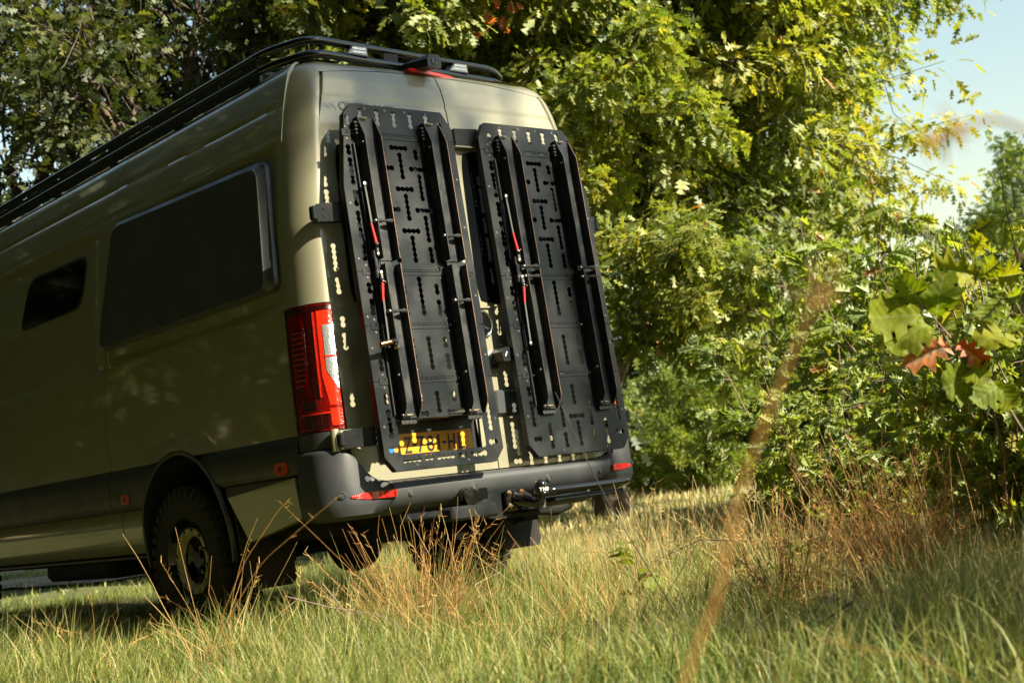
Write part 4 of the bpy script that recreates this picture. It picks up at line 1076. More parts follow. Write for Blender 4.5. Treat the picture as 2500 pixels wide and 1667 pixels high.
def tree_data(seed, h, center, rad, n_limb, n_sub, n_tw, n_leaf, leaf, trunk_r, fork=.25, m=OAKM, spread=.26, droop=.5, low=-.75, tintmix=(.45, .25)):
    """trunk mesh + crown mesh; centre and radii are relative to the tree foot"""
    global rng
    rng = np.random.default_rng(seed)
    cen = np.array(center, float); rad = np.array(rad, float)
    top = cen+np.array([0, 0, rad[2]*.55]); trunk = bend_path((0, 0, -.1), top, 0, 10, .02); big = [(trunk, trunk_r, trunk_r*.25)]; small = []
    tips = []; cl = []
    k = np.arange(n_limb)+.5; zc = 1-(1-low)*k/n_limb; ph = np.pi*(1+5**.5)*k
    D = np.stack([np.sqrt(1-zc**2)*np.cos(ph), np.sqrt(1-zc**2)*np.sin(ph), zc], -1)+rnd(n_limb, 3)*.12
    for d in D:
        e = cen+d*rad*rng.uniform(.55, .72); s0 = np.clip((e[2]*.55)/top[2], fork, .9); st = trunk[int(s0*9)]
        lp = bend_path(st, e, rng.uniform(-.02, .12), 8, .035); big.append((lp, trunk_r*.42, trunk_r*.12))
        tl = rng.normal(0, 1)*.10
        for q in range(n_sub):
            st2 = lp[rng.integers(3, 8)]; r_ = norm(rnd(3)+d*.7); s_ = e+r_*rad*rng.uniform(.18, .40)
            v_ = (s_-cen)/rad; L_ = np.linalg.norm(v_)
            if L_ > 1.02: s_ = cen+v_/L_*rad*rng.uniform(.92, 1.04)
            sp = bend_path(st2, s_, rng.uniform(-.05, .12), 6, .05); small.append((sp, trunk_r*.12, trunk_r*.045))
            ts = tl+rng.normal(0, 1)*.10
            for w_ in range(n_tw):
                st3 = sp[rng.integers(2, 6)]; t_ = s_+rnd(3)*rad*.10; tp = bend_path(st3, t_, -.05, 4, .06); small.append((tp, trunk_r*.04, trunk_r*.012))
                tips.append((tp[-2], tp[-1])); cl.append(ts)
    A = np.array([t[0] for t in tips]); B = np.array([t[1] for t in tips]); cl = np.array(cl); N = len(tips)
    idx = np.repeat(np.arange(N), n_leaf); M_ = len(idx)
    tt = rng.uniform(-.2, 1.1, M_)[:, None]; base = A[idx]*(1-tt)+B[idx]*tt
    o = norm(rnd(M_, 3)+norm(B-A)[idx]*.6)
    pos = base+o*rng.uniform(.1, 1., M_)[:, None]**.7*spread
    dirv = o+np.array([0, 0, -droop])+rnd(M_, 3)*.25
    sz = leaf*rng.uniform(.65, 1.25, M_); X_, Y_, Z_ = frames(dirv, np.array([.2, -.65, .6])+o*.55, sz, rng.uniform(.75, 1.1, M_), .45)
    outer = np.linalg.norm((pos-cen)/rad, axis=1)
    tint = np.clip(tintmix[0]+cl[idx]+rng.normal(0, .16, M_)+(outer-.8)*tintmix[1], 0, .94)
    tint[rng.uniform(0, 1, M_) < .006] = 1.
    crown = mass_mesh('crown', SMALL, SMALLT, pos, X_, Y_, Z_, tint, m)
    V1, T1 = tube_arrays(big, 7); V2, T2 = tube_arrays(small, 3)
    tr = raw_mesh('trunk', np.concatenate([V1, V2]), np.concatenate([T1, T2+len(V1)]), np.zeros(len(V1)+len(V2)), BARK); tr.shade_smooth()
    return tr, crown
def put_tree(data, loc, label, group, rot=0., s=1., name='oak_tree', cat='tree', lean=True, mt=None):
    r = empty(name, loc); tag(r, label, cat, group); tr, cr = data
    q = Vector((0, 0, 1)).rotation_difference(UP) if lean else Matrix.Identity(3).to_quaternion()
    r.rotation_mode = 'QUATERNION'; r.rotation_quaternion = q@Matrix.Rotation(rot, 3, 'Z').to_quaternion(); r.scale = (s, s, s)
    a = link('trunk', tr, r); b = link('crown', cr, r)
    if mt:
        b.material_slots[0].link = 'OBJECT'; b.material_slots[0].material = mt
    return r

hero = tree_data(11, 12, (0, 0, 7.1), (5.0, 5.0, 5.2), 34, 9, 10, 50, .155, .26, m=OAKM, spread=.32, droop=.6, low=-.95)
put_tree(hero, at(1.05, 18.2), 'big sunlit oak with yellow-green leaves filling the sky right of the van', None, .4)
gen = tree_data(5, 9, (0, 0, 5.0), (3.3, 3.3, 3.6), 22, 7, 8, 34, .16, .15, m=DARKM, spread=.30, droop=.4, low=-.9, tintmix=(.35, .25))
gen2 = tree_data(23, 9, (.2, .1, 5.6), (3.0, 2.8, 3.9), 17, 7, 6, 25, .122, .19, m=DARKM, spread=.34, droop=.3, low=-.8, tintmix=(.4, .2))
GB = 'shady trees behind the van'
for k, (a, b, s, rr, d, lab) in enumerate([
    (-6.7, 16.8, 1.1, 0., gen2, 'dark leafy tree at the far left edge with sky showing through it'),
    (-3.2, 15.0, 1.02, 2.1, gen2, 'dark tree standing just left of the roof rack'),
    (-1.4, 16.0, 1.08, 4.0, gen2, 'dark tree rising behind the rear of the roof rack'),
    (-.5, 23., 1.4, 5., gen, 'shady tree behind the left side of the big oak'),
    (-2.4, 27., 1.3, 2.6, gen2, 'farthest shady tree over the middle of the roof rack'),
    (.4, 27., 1.25, .8, gen2, 'dark tree behind the left half of the big oak')]):
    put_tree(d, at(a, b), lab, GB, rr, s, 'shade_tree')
# low scrub behind the van that closes the view under the crowns
GF = 'pale trees beyond the meadow'
for k, (a, b, s, rr, d, lab) in enumerate([
    (4.6, 36., .62, .3, gen, 'small pale tree beyond the meadow right beside the van'),
    (6.4, 41., .75, 1.3, gen2, 'pale round tree beyond the meadow between van and bushes'),
    (2.6, 40., .8, 2.3, gen, 'pale tree beyond the meadow partly behind the van'),
    (3.3, 27., .36, 2., gen, 'low pale shrub in the opening right beside the van'),
    (4.6, 29., .42, 4., gen, 'low pale shrub in the opening, left of the bush row'),
    (2.3, 31., .5, 5., gen, 'pale shrub partly hidden by the right board'),
    (9.5, 46., .85, 4.3, gen, 'far tree behind the oak bushes'),
    (18.6, 47., 1.28, 2.2, gen, 'far blue-green tree at the right edge under the sky'),
    (23.5, 52., 1.5, 1.1, gen2, 'tallest far tree cut by the right edge')]):
    put_tree(d, at(a, b, -.8), lab, GF, rr, s, 'far_tree', mt=SHRUBM if s < .9 else OAKM)
# unseen trees added to cut sky light on the van and mirror in it
GO = 'unseen trees added around the clearing'
for (x, y, s, rr, d, lab) in (
    (-8.2, -1.5, 1.25, 0, gen, 'unseen leafy tree beside the photographer, opposite the rear wheel'), (-8.4, 3.2, 1.35, 2, gen2, 'unseen leafy tree facing the small side window of the van'),
    (-8.0, 7.6, 1.3, 3, gen, 'unseen leafy tree facing the sliding door of the van'), (-9.0, 12.5, 1.4, 1, gen2, 'unseen leafy tree ahead of the van on its left'),
    
    (-12.5, .5, 1.9, 2, gen, 'tall unseen tree in the second row left of the van'), (-12.5, 6.5, 1.9, 4, gen, 'tallest unseen tree in the second row left of the van'),
    (-9.5, 17, 1.9, 0, gen, 'tall unseen tree ahead of the van beyond the track'), (-13, 14, 2.6, 3, gen, 'highest unseen tree ahead of the van on the left'), (-8, 22.5, 1.6, 2, gen, 'unseen tree at the far end of the left row'), (-12, 24, 2.5, 1, gen, 'very tall unseen tree closing the left row'), (-16, 19, 2.8, 5, gen, 'very tall unseen tree in the back row'),
    (-10.5, 9.5, 2.3, 0, gen, 'very tall unseen tree ahead on the left of the van'), (-10.8, 3.5, 2.4, 1, gen, 'very tall unseen tree opposite the middle of the van'), (-11.5, -3, 2.2, 5, gen2, 'very tall unseen tree opposite the rear of the van')):
    put_tree(d, Vector((x, y, 0)), lab, GO, rr, s, 'shade_tree')
HZ = [(-3, 30), (1, 31), (5, 33), (-10.8, -4), (-10.4, -1), (-11, 2), (-10.4, 5), (-10.8, 8), (-10.2, 11), (-10.6, 14), (-9.6, 17), (-9.4, 20), (-8.2, 23.5), (-6.6, 27), (-9.2, -6.5), (-8.6, -9.5), (-7.2, -12)]  # thickets added out of view to cut horizon light on the van side
HL = ['straight ahead of the van', 'ahead of the van, right of the straight line', 'ahead of the van, farthest right', 'opposite the tail light', 'opposite the rear bumper', 'opposite the rear wheel', 'opposite the sliding door seam', 'opposite the small side window', 'opposite the front door', 'level with the front wheel', 'just past the bonnet', 'near the end of the track', 'beyond the track', 'last in the row beyond the track', 'left of the photographer', 'behind the photographer on the left', 'straight behind the photographer']
for k, (x, y) in enumerate(HZ):
    put_tree(gen if k % 2 else gen2, Vector((x, y, -.7)), 'dark thicket added outside the frame, unseen, '+HL[k], 'added thicket round the clearing', k*1.7, .62+.05*(k % 3), 'unseen_bush', 'bush')
for x, y, lab in ((-12.6, -1.5, 'unseen dense oak opposite the rear of the van'), (-12.8, 6, 'unseen dense oak opposite the sliding door'), (-12, 14.5, 'unseen dense oak ahead of the van on its left'), (-8.5, 26, 'unseen dense oak closing the left row'), (-2, 32, 'unseen dense oak far ahead of the van'), (-11.2, -8.5, 'unseen dense oak behind the photographer on the left'), (-9, -17, 'unseen dense oak farthest behind the photographer')):
    put_tree(hero, Vector((x, y, 0)), lab, GO, x+y, 1.2, 'shade_tree', mt=DARKM)  # dense oaks added out of view to block sky light on the van
for a, b, lab in ((3.4, 3.9, 'low unseen bush just right of the frame, nearest the photographer'), (4.1, 5.2, 'low unseen bush just right of the frame beside the sapling stems'), (2.95, 3.0, 'smallest unseen bush right of the frame')):
    put_tree(gen2, at(a, b), lab, None, a, .26, 'unseen_bush', 'bush')  # small bushes added out of view to shade the lower right grass
tall = tree_data(61, 13, (0, 0, 16.0), (2.0, 2.0, 1.6), 8, 6, 5, 12, .15, .12, m=DARKM, spread=.35, droop=.3, low=-.9, fork=.7)
put_tree(tall, at(13.2, -1.3), 'slender tall tree right of the frame dappling the top of the van', None, 0, 1., 'shade_tree')

# ---- shrubs of young oak ---------------------------------------------------
def shrub_data(seed, h, r, n_stem, n_br, n_leaf, leaf, want_parts=0):
    global rng
    rng = np.random.default_rng(seed); paths = []; A = []; Dv = []; tn = []
    for i in range(n_stem):
        an = rng.uniform(0, 2*np.pi); rr = r*rng.uniform(.0, .55)**.7; foot = np.array([math.cos(an)*rr*.5, math.sin(an)*rr*.5, -.05])
        tip = np.array([math.cos(an)*rr*1.5, math.sin(an)*rr*1.5, h*rng.uniform(.55, 1.05)*(1-.25*(rr/r)**2)])
        sp = bend_path(foot, tip, .0, 9, .02); paths.append((sp, .010, .003)); t0 = rng.normal(0, .12)
        for q in range(n_br):
            f = rng.uniform(.15, 1.); p0 = sp[int(f*8)]; L = rng.uniform(.15, .45)*(1.25-f*.6)
            d = norm(np.array([rng.normal(), rng.normal(), rng.uniform(-.1, .9)])); p1 = p0+d*L; bp = bend_path(p0, p1, -.06, 5, .05); paths.append((bp, .004, .0015))
            nn = max(3, int(n_leaf*L/.3)); t = rng.uniform(.25, 1.05, nn)[:, None]; A.append(p0*(1-t)+p1*t); o = rnd(nn, 3); o[:, 2] = o[:, 2]*.6; Dv.append(norm(o)+d*.6+[0, 0, -.30]); tn.append(np.full(nn, t0+rng.normal(0, .1)))
    A = np.concatenate(A); Dv = np.concatenate(Dv); tn = np.concatenate(tn); N = len(A)
    sz = leaf*rng.uniform(.55, 1.25, N); X_, Y_, Z_ = frames(Dv, np.tile([.20, -.65, .6], (N, 1)), sz, rng.uniform(.75, 1.15, N), .40)
    tint = np.clip(.48+tn+rng.normal(0, .17, N)+.12*(A[:, 2]/h-.5), 0, .95); tint[rng.uniform(0, 1, N) < .012] = 1.
    V1, T1 = tube_arrays(paths, 4); st = raw_mesh('stems', V1, T1, np.zeros(len(V1)), TWIGM)
    return st, (A, X_, Y_, Z_, tint), mass_mesh('foliage', LOB, LOBT, A, X_, Y_, Z_, tint, SHRUBM, LOB[:, :2])
sh1 = shrub_data(3, 2.0, .95, 16, 17, 11, .135); sh2 = shrub_data(8, 1.7, 1.1, 16, 15, 11, .125)
GS = 'young oak bushes right of the van'
def put_shrub(d, loc, s, rr, lab, grp=GS, h=1.):
    r = empty('oak_bush', loc); tag(r, lab, 'bush', grp); r.scale = (s, s, s*h); r.rotation_euler = (0, .08, rr)
    link('stems', d[0], r); o = link('foliage', d[2], r); o['kind'] = 'stuff'; return r
for a, b, s, rr, d, h, lab in [
    (2.35, 10.8, 1.05, 0, sh1, .85, 'young oak bush at the left end of the bush row, nearest the meadow'),
    (3.5, 11.4, 1.15, 1, sh2, 1.15, 'tall young oak bush second from the left of the bush row'),
    (3.35, 9.9, 1.0, 2, sh1, 1.0, 'bushy young oak in the middle of the bush row'),
    (2.0, 9.4, .72, 3, sh2, .95, 'low dark young oak in front of the bush row'),
    (4.5, 11.6, 1.3, 4, sh2, 1.1, 'tall young oak bush under the gap of sky'),
    (3.1, 8.1, .78, 5, sh1, .95, 'bright young oak bush at the right edge of the frame'),
    (3.6, 13.5, 1.0, 2, sh2, .9, 'small oak bush behind the left end of the bush row'),
    (2.9, 12.6, 1.3, 3.3, sh1, 1.1, 'leafy young oak bush rising behind the front row'),
    (2.75, 7.6, .70, 1.3, sh1, 1.0, 'young oak bush with yellow-green leaves just behind the sapling'),
    (2.3, 5.9, .60, 2.2, sh2, 1.4, 'bright young oak bush nearest the camera, cut by the right edge'),
    (4.0, 15.0, 1.5, 6, sh1, 1.2, 'far young oak bush seen through the gap in the row')]:
    put_shrub(d, at(a, b), s, rr, lab, GS, h)
# nearest bush: its leaves are single pieces
sap = shrub_data(17, 1.75, .55, 7, 12, 7, .14)
r = empty('oak_sapling', at(2.22, 6.3)); tag(r, 'slim oak sapling with pale stem and bright lobed leaves at the right edge', 'sapling'); r.rotation_euler = (0, .06, 0)
link('stem', sap[0], r)
A, X_, Y_, Z_, tint = sap[1]
lm = []
for k in range(8):
    me = mass_mesh('leaf', LOB, LOBT, np.zeros((1, 3)), np.array([[1., 0, 0]]), np.array([[0, 1., 0]]), np.array([[0, 0, 1.]]), np.array([.1+.75*k/7]), SHRUBM, LOB[:, :2]); lm.append(me)
near = np.argsort(((A+np.array(at(2.22, 6.3))-np.array(CAM))**2).sum(1))
for i in near[:290]:
    me = lm[int(np.clip(tint[i]*9, 0, 7))]; o = bpy.data.objects.new('leaf', me); C.objects.link(o); o.parent = r
    o.matrix_basis = Matrix(((X_[i][0], Y_[i][0], Z_[i][0], A[i][0]), (X_[i][1], Y_[i][1], Z_[i][1], A[i][1]), (X_[i][2], Y_[i][2], Z_[i][2], A[i][2]), (0, 0, 0, 1)))
rest = near[290:]
if len(rest): o = link('foliage', mass_mesh('foliage', LOB, LOBT, A[rest], X_[rest], Y_[rest], Z_[rest], tint[rest], SHRUBM, LOB[:, :2]), r); o['kind'] = 'stuff'
# pale bare stems of two saplings
for (a, b, lab) in ((1.95, 5.9, 'thin pale sapling stem left of the right edge'), (2.07, 5.75, 'darker thin sapling stem at the right edge')):
    p = at(a, b); P = bend_path((0, 0, -.05), (.03, -.02, 1.15), 0, 8, .008); V1, T1 = tube_arrays([(P, .0095, .006)]+[(bend_path(P[k], P[k]+rnd(3)*.14+[0, 0, .08], 0, 4, .05), .004, .0015) for k in (4, 5, 6, 7)], 6)
    tag(link('sapling_stem', raw_mesh('sapling_stem', V1, T1, np.zeros(len(V1)), TWIGM), None, p), lab, 'sapling')

BRL = [('n', (-0.576, -2.9, 1.003), (-0.698, -2.899, 1.109)), ('b', (-0.557, -2.916, 0.962), (-0.592, -2.992, 1.106)), ('b', (-0.592, -2.886, 0.98), (-0.776, -2.831, 0.992)), ('b', (-0.563, -2.912, 0.942), (-0.744, -2.859, 0.906)), ('o', (-0.532, -2.939, 0.867), (-0.711, -2.888, 0.849)), ('o', (-0.517, -2.952, 0.873), (-0.516, -3.059, 0.809)), ('b', (-0.353, -3.095, 0.883), (-0.534, -3.043, 0.87)), ('b', (-0.512, -2.956, 0.82), (-0.529, -3.047, 0.746)), ('b', (-0.445, -3.015, 0.742), (-0.478, -3.093, 0.659)), ('l', (-0.45, -3.01, 1.081), (-0.606, -2.98, 1.136)), ('l', (-0.444, -3.015, 1.08), (-0.456, -3.112, 1.116)), ('l', (-0.419, -3.037, 1.076), (-0.405, -3.156, 1.07)), ('l', (-0.439, -3.02, 1.156), (-0.495, -3.077, 1.208)), ('l', (-0.396, -3.058, 1.004), (-0.412, -3.15, 1.013)), ('l', (-0.391, -3.062, 0.995), (-0.517, -3.058, 0.959)), ('b', (-0.467, -2.996, 0.771), (-0.632, -2.957, 0.741)), ('l', (-0.383, -3.069, 0.947), (-0.424, -3.14, 0.902)), ('b', (-0.428, -3.029, 0.723), (-0.56, -3.021, 0.697))]
BRS = [(-0.55, -2.896, 0.999), (-0.544, -2.902, 0.969), (-0.52, -2.922, 0.922), (-0.497, -2.942, 0.872), (-0.469, -2.967, 0.817), (-0.448, -2.985, 0.776), (-0.427, -3.004, 0.743), (-0.203, -3.094, 0.294), (-0.1719920177260965, -3.121140149643274, 0.0)]
BR0 = (-0.1719920177260965, -3.121140149643274, 0.0)
STK = [('a', [(-3.9099999999999997, -4.774, 0.0), (-3.88, -4.764, 0.445), (-3.864, -4.778, 0.489), (-3.853, -4.788, 0.512), (-3.845, -4.794, 0.539), (-3.836, -4.803, 0.577), (-3.822, -4.815, 0.614), (-3.807, -4.828, 0.649), (-3.791, -4.842, 0.686), (-3.777, -4.854, 0.713)], 0.0025, 0.0013, 10, 'blurred orange brown grass stalk leaning to the right before the bushes'), ('c', [(-3.508, -5.013, 0.0), (-3.608, -4.963, 0.617), (-3.62, -4.952, 0.738), (-3.635, -4.939, 0.798), (-3.654, -4.922, 0.813), (-3.668, -4.91, 0.811), (-3.687, -4.894, 0.803)], 0.0022, 0.0016, 12, 'blurred brown seed head hanging in front of the sky at the right'), ('d', [(-1.56, -1.86, 0.0), (-1.61, -1.86, -0.123), (-1.775, -1.715, 0.04), (-1.874, -1.629, 0.249), (-2.044, -1.48, 0.52), (-2.12, -1.413, 0.638)], 0.001, 0.0006, 4, 'pale yellow stalk leaning left in front of the rear wheel'), ('e', [(-2.298, -1.257, 0.0), (-2.298, -1.257, 0.26), (-2.219, -1.326, 0.457), (-2.122, -1.411, 0.61), (-2.099, -1.431, 0.635)], 0.0012, 0.0007, 5, 'thin pale stalk with drooping head beside the rear wheel'), ('f', [(-2.677, -1.722, 0.0), (-2.677, -1.722, 0.126), (-2.486, -1.89, 0.47), (-2.316, -2.039, 0.621)], 0.0012, 0.0007, 3, 'orange stalk rising to the bumper corner'), ('g', [(-3.479, -4.211, 0.0), (-3.479, -4.211, 0.345), (-3.454, -4.233, 0.418), (-3.415, -4.268, 0.479)], 0.0009, 0.0006, 3, 'blurred pale stalk low at the bottom centre'), ('h', [(-3.03, -4.472, 0.0), (-3.03, -4.472, 0.269), (-3.07, -4.437, 0.331), (-3.118, -4.395, 0.354), (-3.174, -4.346, 0.378)], 0.001, 0.0006, 3, 'blurred straw bending left at the bottom right'), ('i', [(-1.471, -2.115, 0.0), (-1.471, -2.115, -0.139), (-1.635, -1.971, 0.102), (-1.811, -1.817, 0.333)], 0.001, 0.0006, 3, 'thin straw leaning left at the bottom centre'), ('j', [(-3.679, -4.701, 0.0), (-3.679, -4.701, 0.386), (-3.689, -4.692, 0.434), (-3.697, -4.685, 0.468)], 0.0022, 0.0012, 0, 'short blurred straw tip at the bottom right')]
TWG = [([[(-1.418, -2.028, 0.883), (-1.376, -2.066, 0.705), (-1.32, -2.114, 0.498), (-1.253, -2.173, 0.305), (-1.187, -2.231, 0.114)]], 0.0015, 0.0022, 'long thin dark twig crossing from the right board down to the grass', 1), ([[(-0.885, -1.964, -0.051), (-0.85, -1.995, 0.011), (-0.751, -2.081, 0.019)], [(-0.85, -1.995, 0.011), (-0.786, -2.05, 0.13), (-0.757, -2.076, 0.17)]], 0.006, 0.002, 'forked black twig lying left of the tussocks', 1), ([[(-0.263, -1.711, 0.282), (-0.371, -1.616, 0.299), (-0.513, -1.492, 0.236)], [(-0.534, -1.474, 0.019), (-0.371, -1.616, 0.299)]], 0.003, 0.001, 'angular brown twig on the pale grass', 1), ([[(-1.702, -0.716, 0.282), (-1.582, -0.821, 0.222), (-1.461, -0.927, 0.179), (-1.343, -1.03, 0.095)], [(-1.599, -0.805, 0.315), (-1.546, -0.853, 0.208), (-1.478, -0.912, 0.116)]], 0.003, 0.0015, 'bare pale twig lying beside the rear wheel', 0), ([[(-1.258, -2.967, 0.169), (-1.347, -2.889, 0.11), (-1.381, -2.859, 0.044), (-1.356, -2.881, -0.068)]], 0.004, 0.002, 'grey curved twig in front of the tussocks', 1), ([[(-0.282, -2.493, 0.005), (-0.168, -2.593, 0.003), (-0.008, -2.733, -0.128)], [(0.208, -2.258, 0.185), (0.474, -2.49, 0.043)]], 0.003, 0.002, 'dark thin twigs lying at the right edge', 1)]
# foreground twig with big leaves
fb = empty('oak_branch', BR0); tag(fb, 'near oak branch with big leaves, two of them orange, at the right', 'branch')
def leafobj(kind, a, b, tw=0., wdt=1.):
    a = np.array(a); b = np.array(b); y = b-a; L = np.linalg.norm(y); y = y/L
    view = norm(np.array(CAM)-(a+b)/2); x = norm(np.cross(y, view+np.array([0, 0, .35])+rnd(3)*.2)); z = np.cross(x, y)
    P, T = (LOB, LOBT) if kind in 'lo' else (BRD, BRDT)
    wd = L*{'n': .85, 'b': 1.05, 'l': 1.15, 'o': 1.0}[kind]*wdt
    P = P.copy(); P[:, 2] += rng.normal(0, .012, len(P))+.10*np.sin(P[:, 1]*5+tw)
    me = mass_mesh('leaf', P, T, a[None], (x*wd)[None], (y*L)[None], (z*L)[None], np.array([rng.uniform(0, 1) if kind == 'o' else rng.uniform(.15, .9)]), ORLEAF if kind == 'o' else BIGLEAF, P[:, :2])
    me.shade_smooth(); o = link('leaf', me, fb); o.location = -Vector(BR0)
    if kind == 'o': o['label'] = 'orange withered leaf'
    return o
for k, a, b in BRL: leafobj(k, a, b, rng.uniform(0, 6))
V1, T1 = tube_arrays([(np.array(BRS), .0030, .0060)]+[(np.array([BRS[min(len(BRS)-1, i)], a]), .0012, .0009) for i, (k, a, b) in [(0, BRL[0]), (1, BRL[1]), (1, BRL[2]), (2, BRL[3]), (3, BRL[4]), (3, BRL[5]), (5, BRL[7]), (6, BRL[8])]], 6)
o = link('stem', raw_mesh('stem', V1, T1, np.zeros(len(V1)), TWIGM), fb); o.location = -Vector(BR0)

# dead orange leaves caught in the big oak above the van
for k, (q, n_) in enumerate((((.10, 12.6, 4.95), 9),)):
    p = np.array(at(*q)); A = p+rnd(n_*3, 3)*np.array([.12, .12, .16]); N = len(A); sz = rng.uniform(.10, .17, N)
    X_, Y_, Z_ = frames(rnd(N, 3)+[0, 0, -.8], rnd(N, 3), sz, np.ones(N), .5)
    r = empty('dead_leaf_cluster', Vector(p)); tag(r, 'cluster of orange dead leaves hanging high above the van', 'leaves')
    for i in range(N):
        me = mass_mesh('leaf', LOB, LOBT, (A[i]-p)[None], X_[i][None], Y_[i][None], Z_[i][None], np.array([rng.uniform(0, 1)]), ORLEAF, LOB[:, :2]); link('leaf', me, r)
    P1, T1 = tube_arrays([(bend_path((0, 0, .1), (1.6, .6, .35), .08, 8, .04), .006, .012), (bend_path((0, 0, .1), (-.9, .4, .5), .05, 6, .05), .004, .008)], 5); link('twig', raw_mesh('twig', P1, T1, np.zeros(len(P1)), TWIGM), r)
# overhanging leafy boughs between van and oak
bough = tree_data(31, 3, (0, 0, 0), (1.5, 1.2, 1.0), 9, 5, 6, 20, .145, .03, m=OAKM, spread=.2, droop=.7, low=-1, tintmix=(.5, .15))
for a, b, z, s, rr, lab in ((.35, 13.2, 5.2, .9, 0, 'leafy oak bough hanging over the van roof'), (1.15, 13.0, 3.9, .8, 2, 'leafy oak bough beside the right rear corner of the van'), (1.35, 12.2, 2.2, .7, 4, 'low leafy bough right of the black boards'), (-1.2, 13.6, 5.6, .9, 3, 'leafy bough above the roof rack')):
    r = empty('oak_bough', at(a, b, z)); tag(r, lab, 'branch', 'leafy oak boughs near the van'); r.scale = (s, s, s); r.rotation_euler = (0, 0, rr); o = link('foliage', bough[1], r); o2 = link('twigs', bough[0], r)

# ---- grass --------------------------------------------------------------------
rng = np.random.default_rng(99)
FRn, FFn, C0 = np.array(FR), np.array(FF), np.array((CAM.x, CAM.y, 0))
def vnoise(x, y, s, seed):
    g = np.random.default_rng(seed).uniform(0, 1, (64, 64)); u = (x/s) % 64; v = (y/s) % 64; i = u.astype(int); j = v.astype(int); fu = u-i; fv = v-j
    fu = fu*fu*(3-2*fu); fv = fv*fv*(3-2*fv); i1 = (i+1) % 64; j1 = (j+1) % 64
    return (g[i, j]*(1-fu)+g[i1, j]*fu)*(1-fv)+(g[i, j1]*(1-fu)+g[i1, j1]*fu)*fv
def blades(N, b0, b1, hw, hmin, hmax, wmin, wmax, seg, golden, name, m, bendy=.5, mask=None, sel=None):
    b = b0+(b1-b0)*rng.uniform(0, 1, N)**.75; a = rng.uniform(-1, 1, N)*(hw*b+.35)
    if sel is not None:
        k = sel(a, b); a, b = a[k], b[k]; N = len(a)
    if b1 > 20:
        dd = (a+12.5)*.447+(b-23)*.894; k = ~((abs(dd) < 1.25) & (a < -3.6)); a, b = a[k], b[k]; N = len(a)
    P = C0+a[:, None]*FRn+b[:, None]*FFn; x, y = P[:, 0], P[:, 1]
    under = (abs(x) < .93) & (y > .1) & (y < 5.8)
    lush = vnoise(x+40, y+40, .55, 1); P[:, 2] = gz(x, y)-.01
    cl2 = vnoise(x+10, y+70, .27, 3); h = (hmin+(hmax-hmin)*rng.uniform(0, 1, N)**1.4)*(.40+1.0*lush*(.45+.9*cl2)); h = np.where(under, h*.5, h); h = np.where((a < -1.8) & (b > 9), h*.5, h)
    an = rng.uniform(0, 2*np.pi, N); lean = rng.uniform(.1, 1.1, N)*bendy; d = np.stack([np.cos(an), np.sin(an), np.zeros(N)], -1); sd = np.stack([-np.sin(an), np.cos(an), np.zeros(N)], -1)
    tw = rng.uniform(-.9, .9, N)[:, None]; sd = norm(sd+d*tw); w = rng.uniform(wmin, wmax, N)
    t = np.linspace(0, 1, seg+1); rows = []
    upn = np.array(UP)
    th0 = rng.uniform(.03, .55, N)*min(1, bendy); kap = rng.uniform(.1, 2.1, N)*bendy; U = np.zeros(N); D_ = np.zeros(N); prev = 0.
    for q in t:
        if q > 0:
            thm = th0+kap*((q+prev)/2)**1.3; U = U+np.cos(thm)*(q-prev); D_ = D_+np.sin(thm)*(q-prev); prev = q
        c = P+upn*(h*U)[:, None]+d*(h*D_)[:, None]
        ww = w*(1-q**1.6)*.5
        if q < 1: rows += [c-sd*ww[:, None], c+sd*ww[:, None]]
        else: rows += [c]
    V_ = np.stack(rows, 1); k = V_.shape[1]; T = []
    for s_ in range(seg-1): o = 2*s_; T += [(o, o+1, o+3), (o, o+3, o+2)]
    o = 2*(seg-1); T.append((o, o+1, o+2)); T = np.array(T)
    g = golden(a, b, x, y)+rng.normal(0, .17, N)+(rng.uniform(0, 1, N) < .08)*.4; g = np.clip(g, 0, 1)
    idx = (T[None]+(np.arange(N)*k)[:, None, None]).reshape(-1)
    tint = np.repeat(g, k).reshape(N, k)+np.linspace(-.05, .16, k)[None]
    return tag(link(name, raw_mesh(name, V_.reshape(-1, 3), idx, np.clip(tint, 0, 1).ravel(), m)), 'thick green and straw coloured meadow grass', 'grass', kind='stuff')
def gold(a, b, x, y):
    n1 = vnoise(x+30, y+30, .8, 5); n2 = vnoise(x+30, y+30, 2.6, 6)
    mid = 1/(1+np.exp(-(a+.1*b-.6)*1.6))*1/(1+np.exp(-(b-6.3)*1.6))
    return .19+.34*(n1-.4)+.46*mid+.20*(n2-.5)
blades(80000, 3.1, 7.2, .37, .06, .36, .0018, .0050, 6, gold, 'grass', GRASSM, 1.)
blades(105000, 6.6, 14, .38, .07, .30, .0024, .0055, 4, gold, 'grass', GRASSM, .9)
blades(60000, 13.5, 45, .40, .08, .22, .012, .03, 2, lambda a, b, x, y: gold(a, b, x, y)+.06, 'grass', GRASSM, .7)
# fine dry grass on the right half
blades(15000, 5.0, 13, .38, .16, .42, .0016, .0032, 5, lambda a, b, x, y: .5+.3*(vnoise(x, y, .7, 9)-.3), 'dry_grass', STRAWM, 1.0, sel=lambda a, b: (rng.uniform(0, 1, len(a)) < .6) & (a > -.6+rng.uniform(-.5, .5, len(a))) & (vnoise(a+20, b+20, .6, 12) > .42))
blades(5000, 3.6, 7, .38, .15, .36, .0016, .003, 5, lambda a, b, x, y: .35+.3*(vnoise(x, y, .7, 9)-.3), 'dry_grass', STRAWM, 1.1, sel=lambda a, b: vnoise(a+20, b+20, .5, 13) > .55)

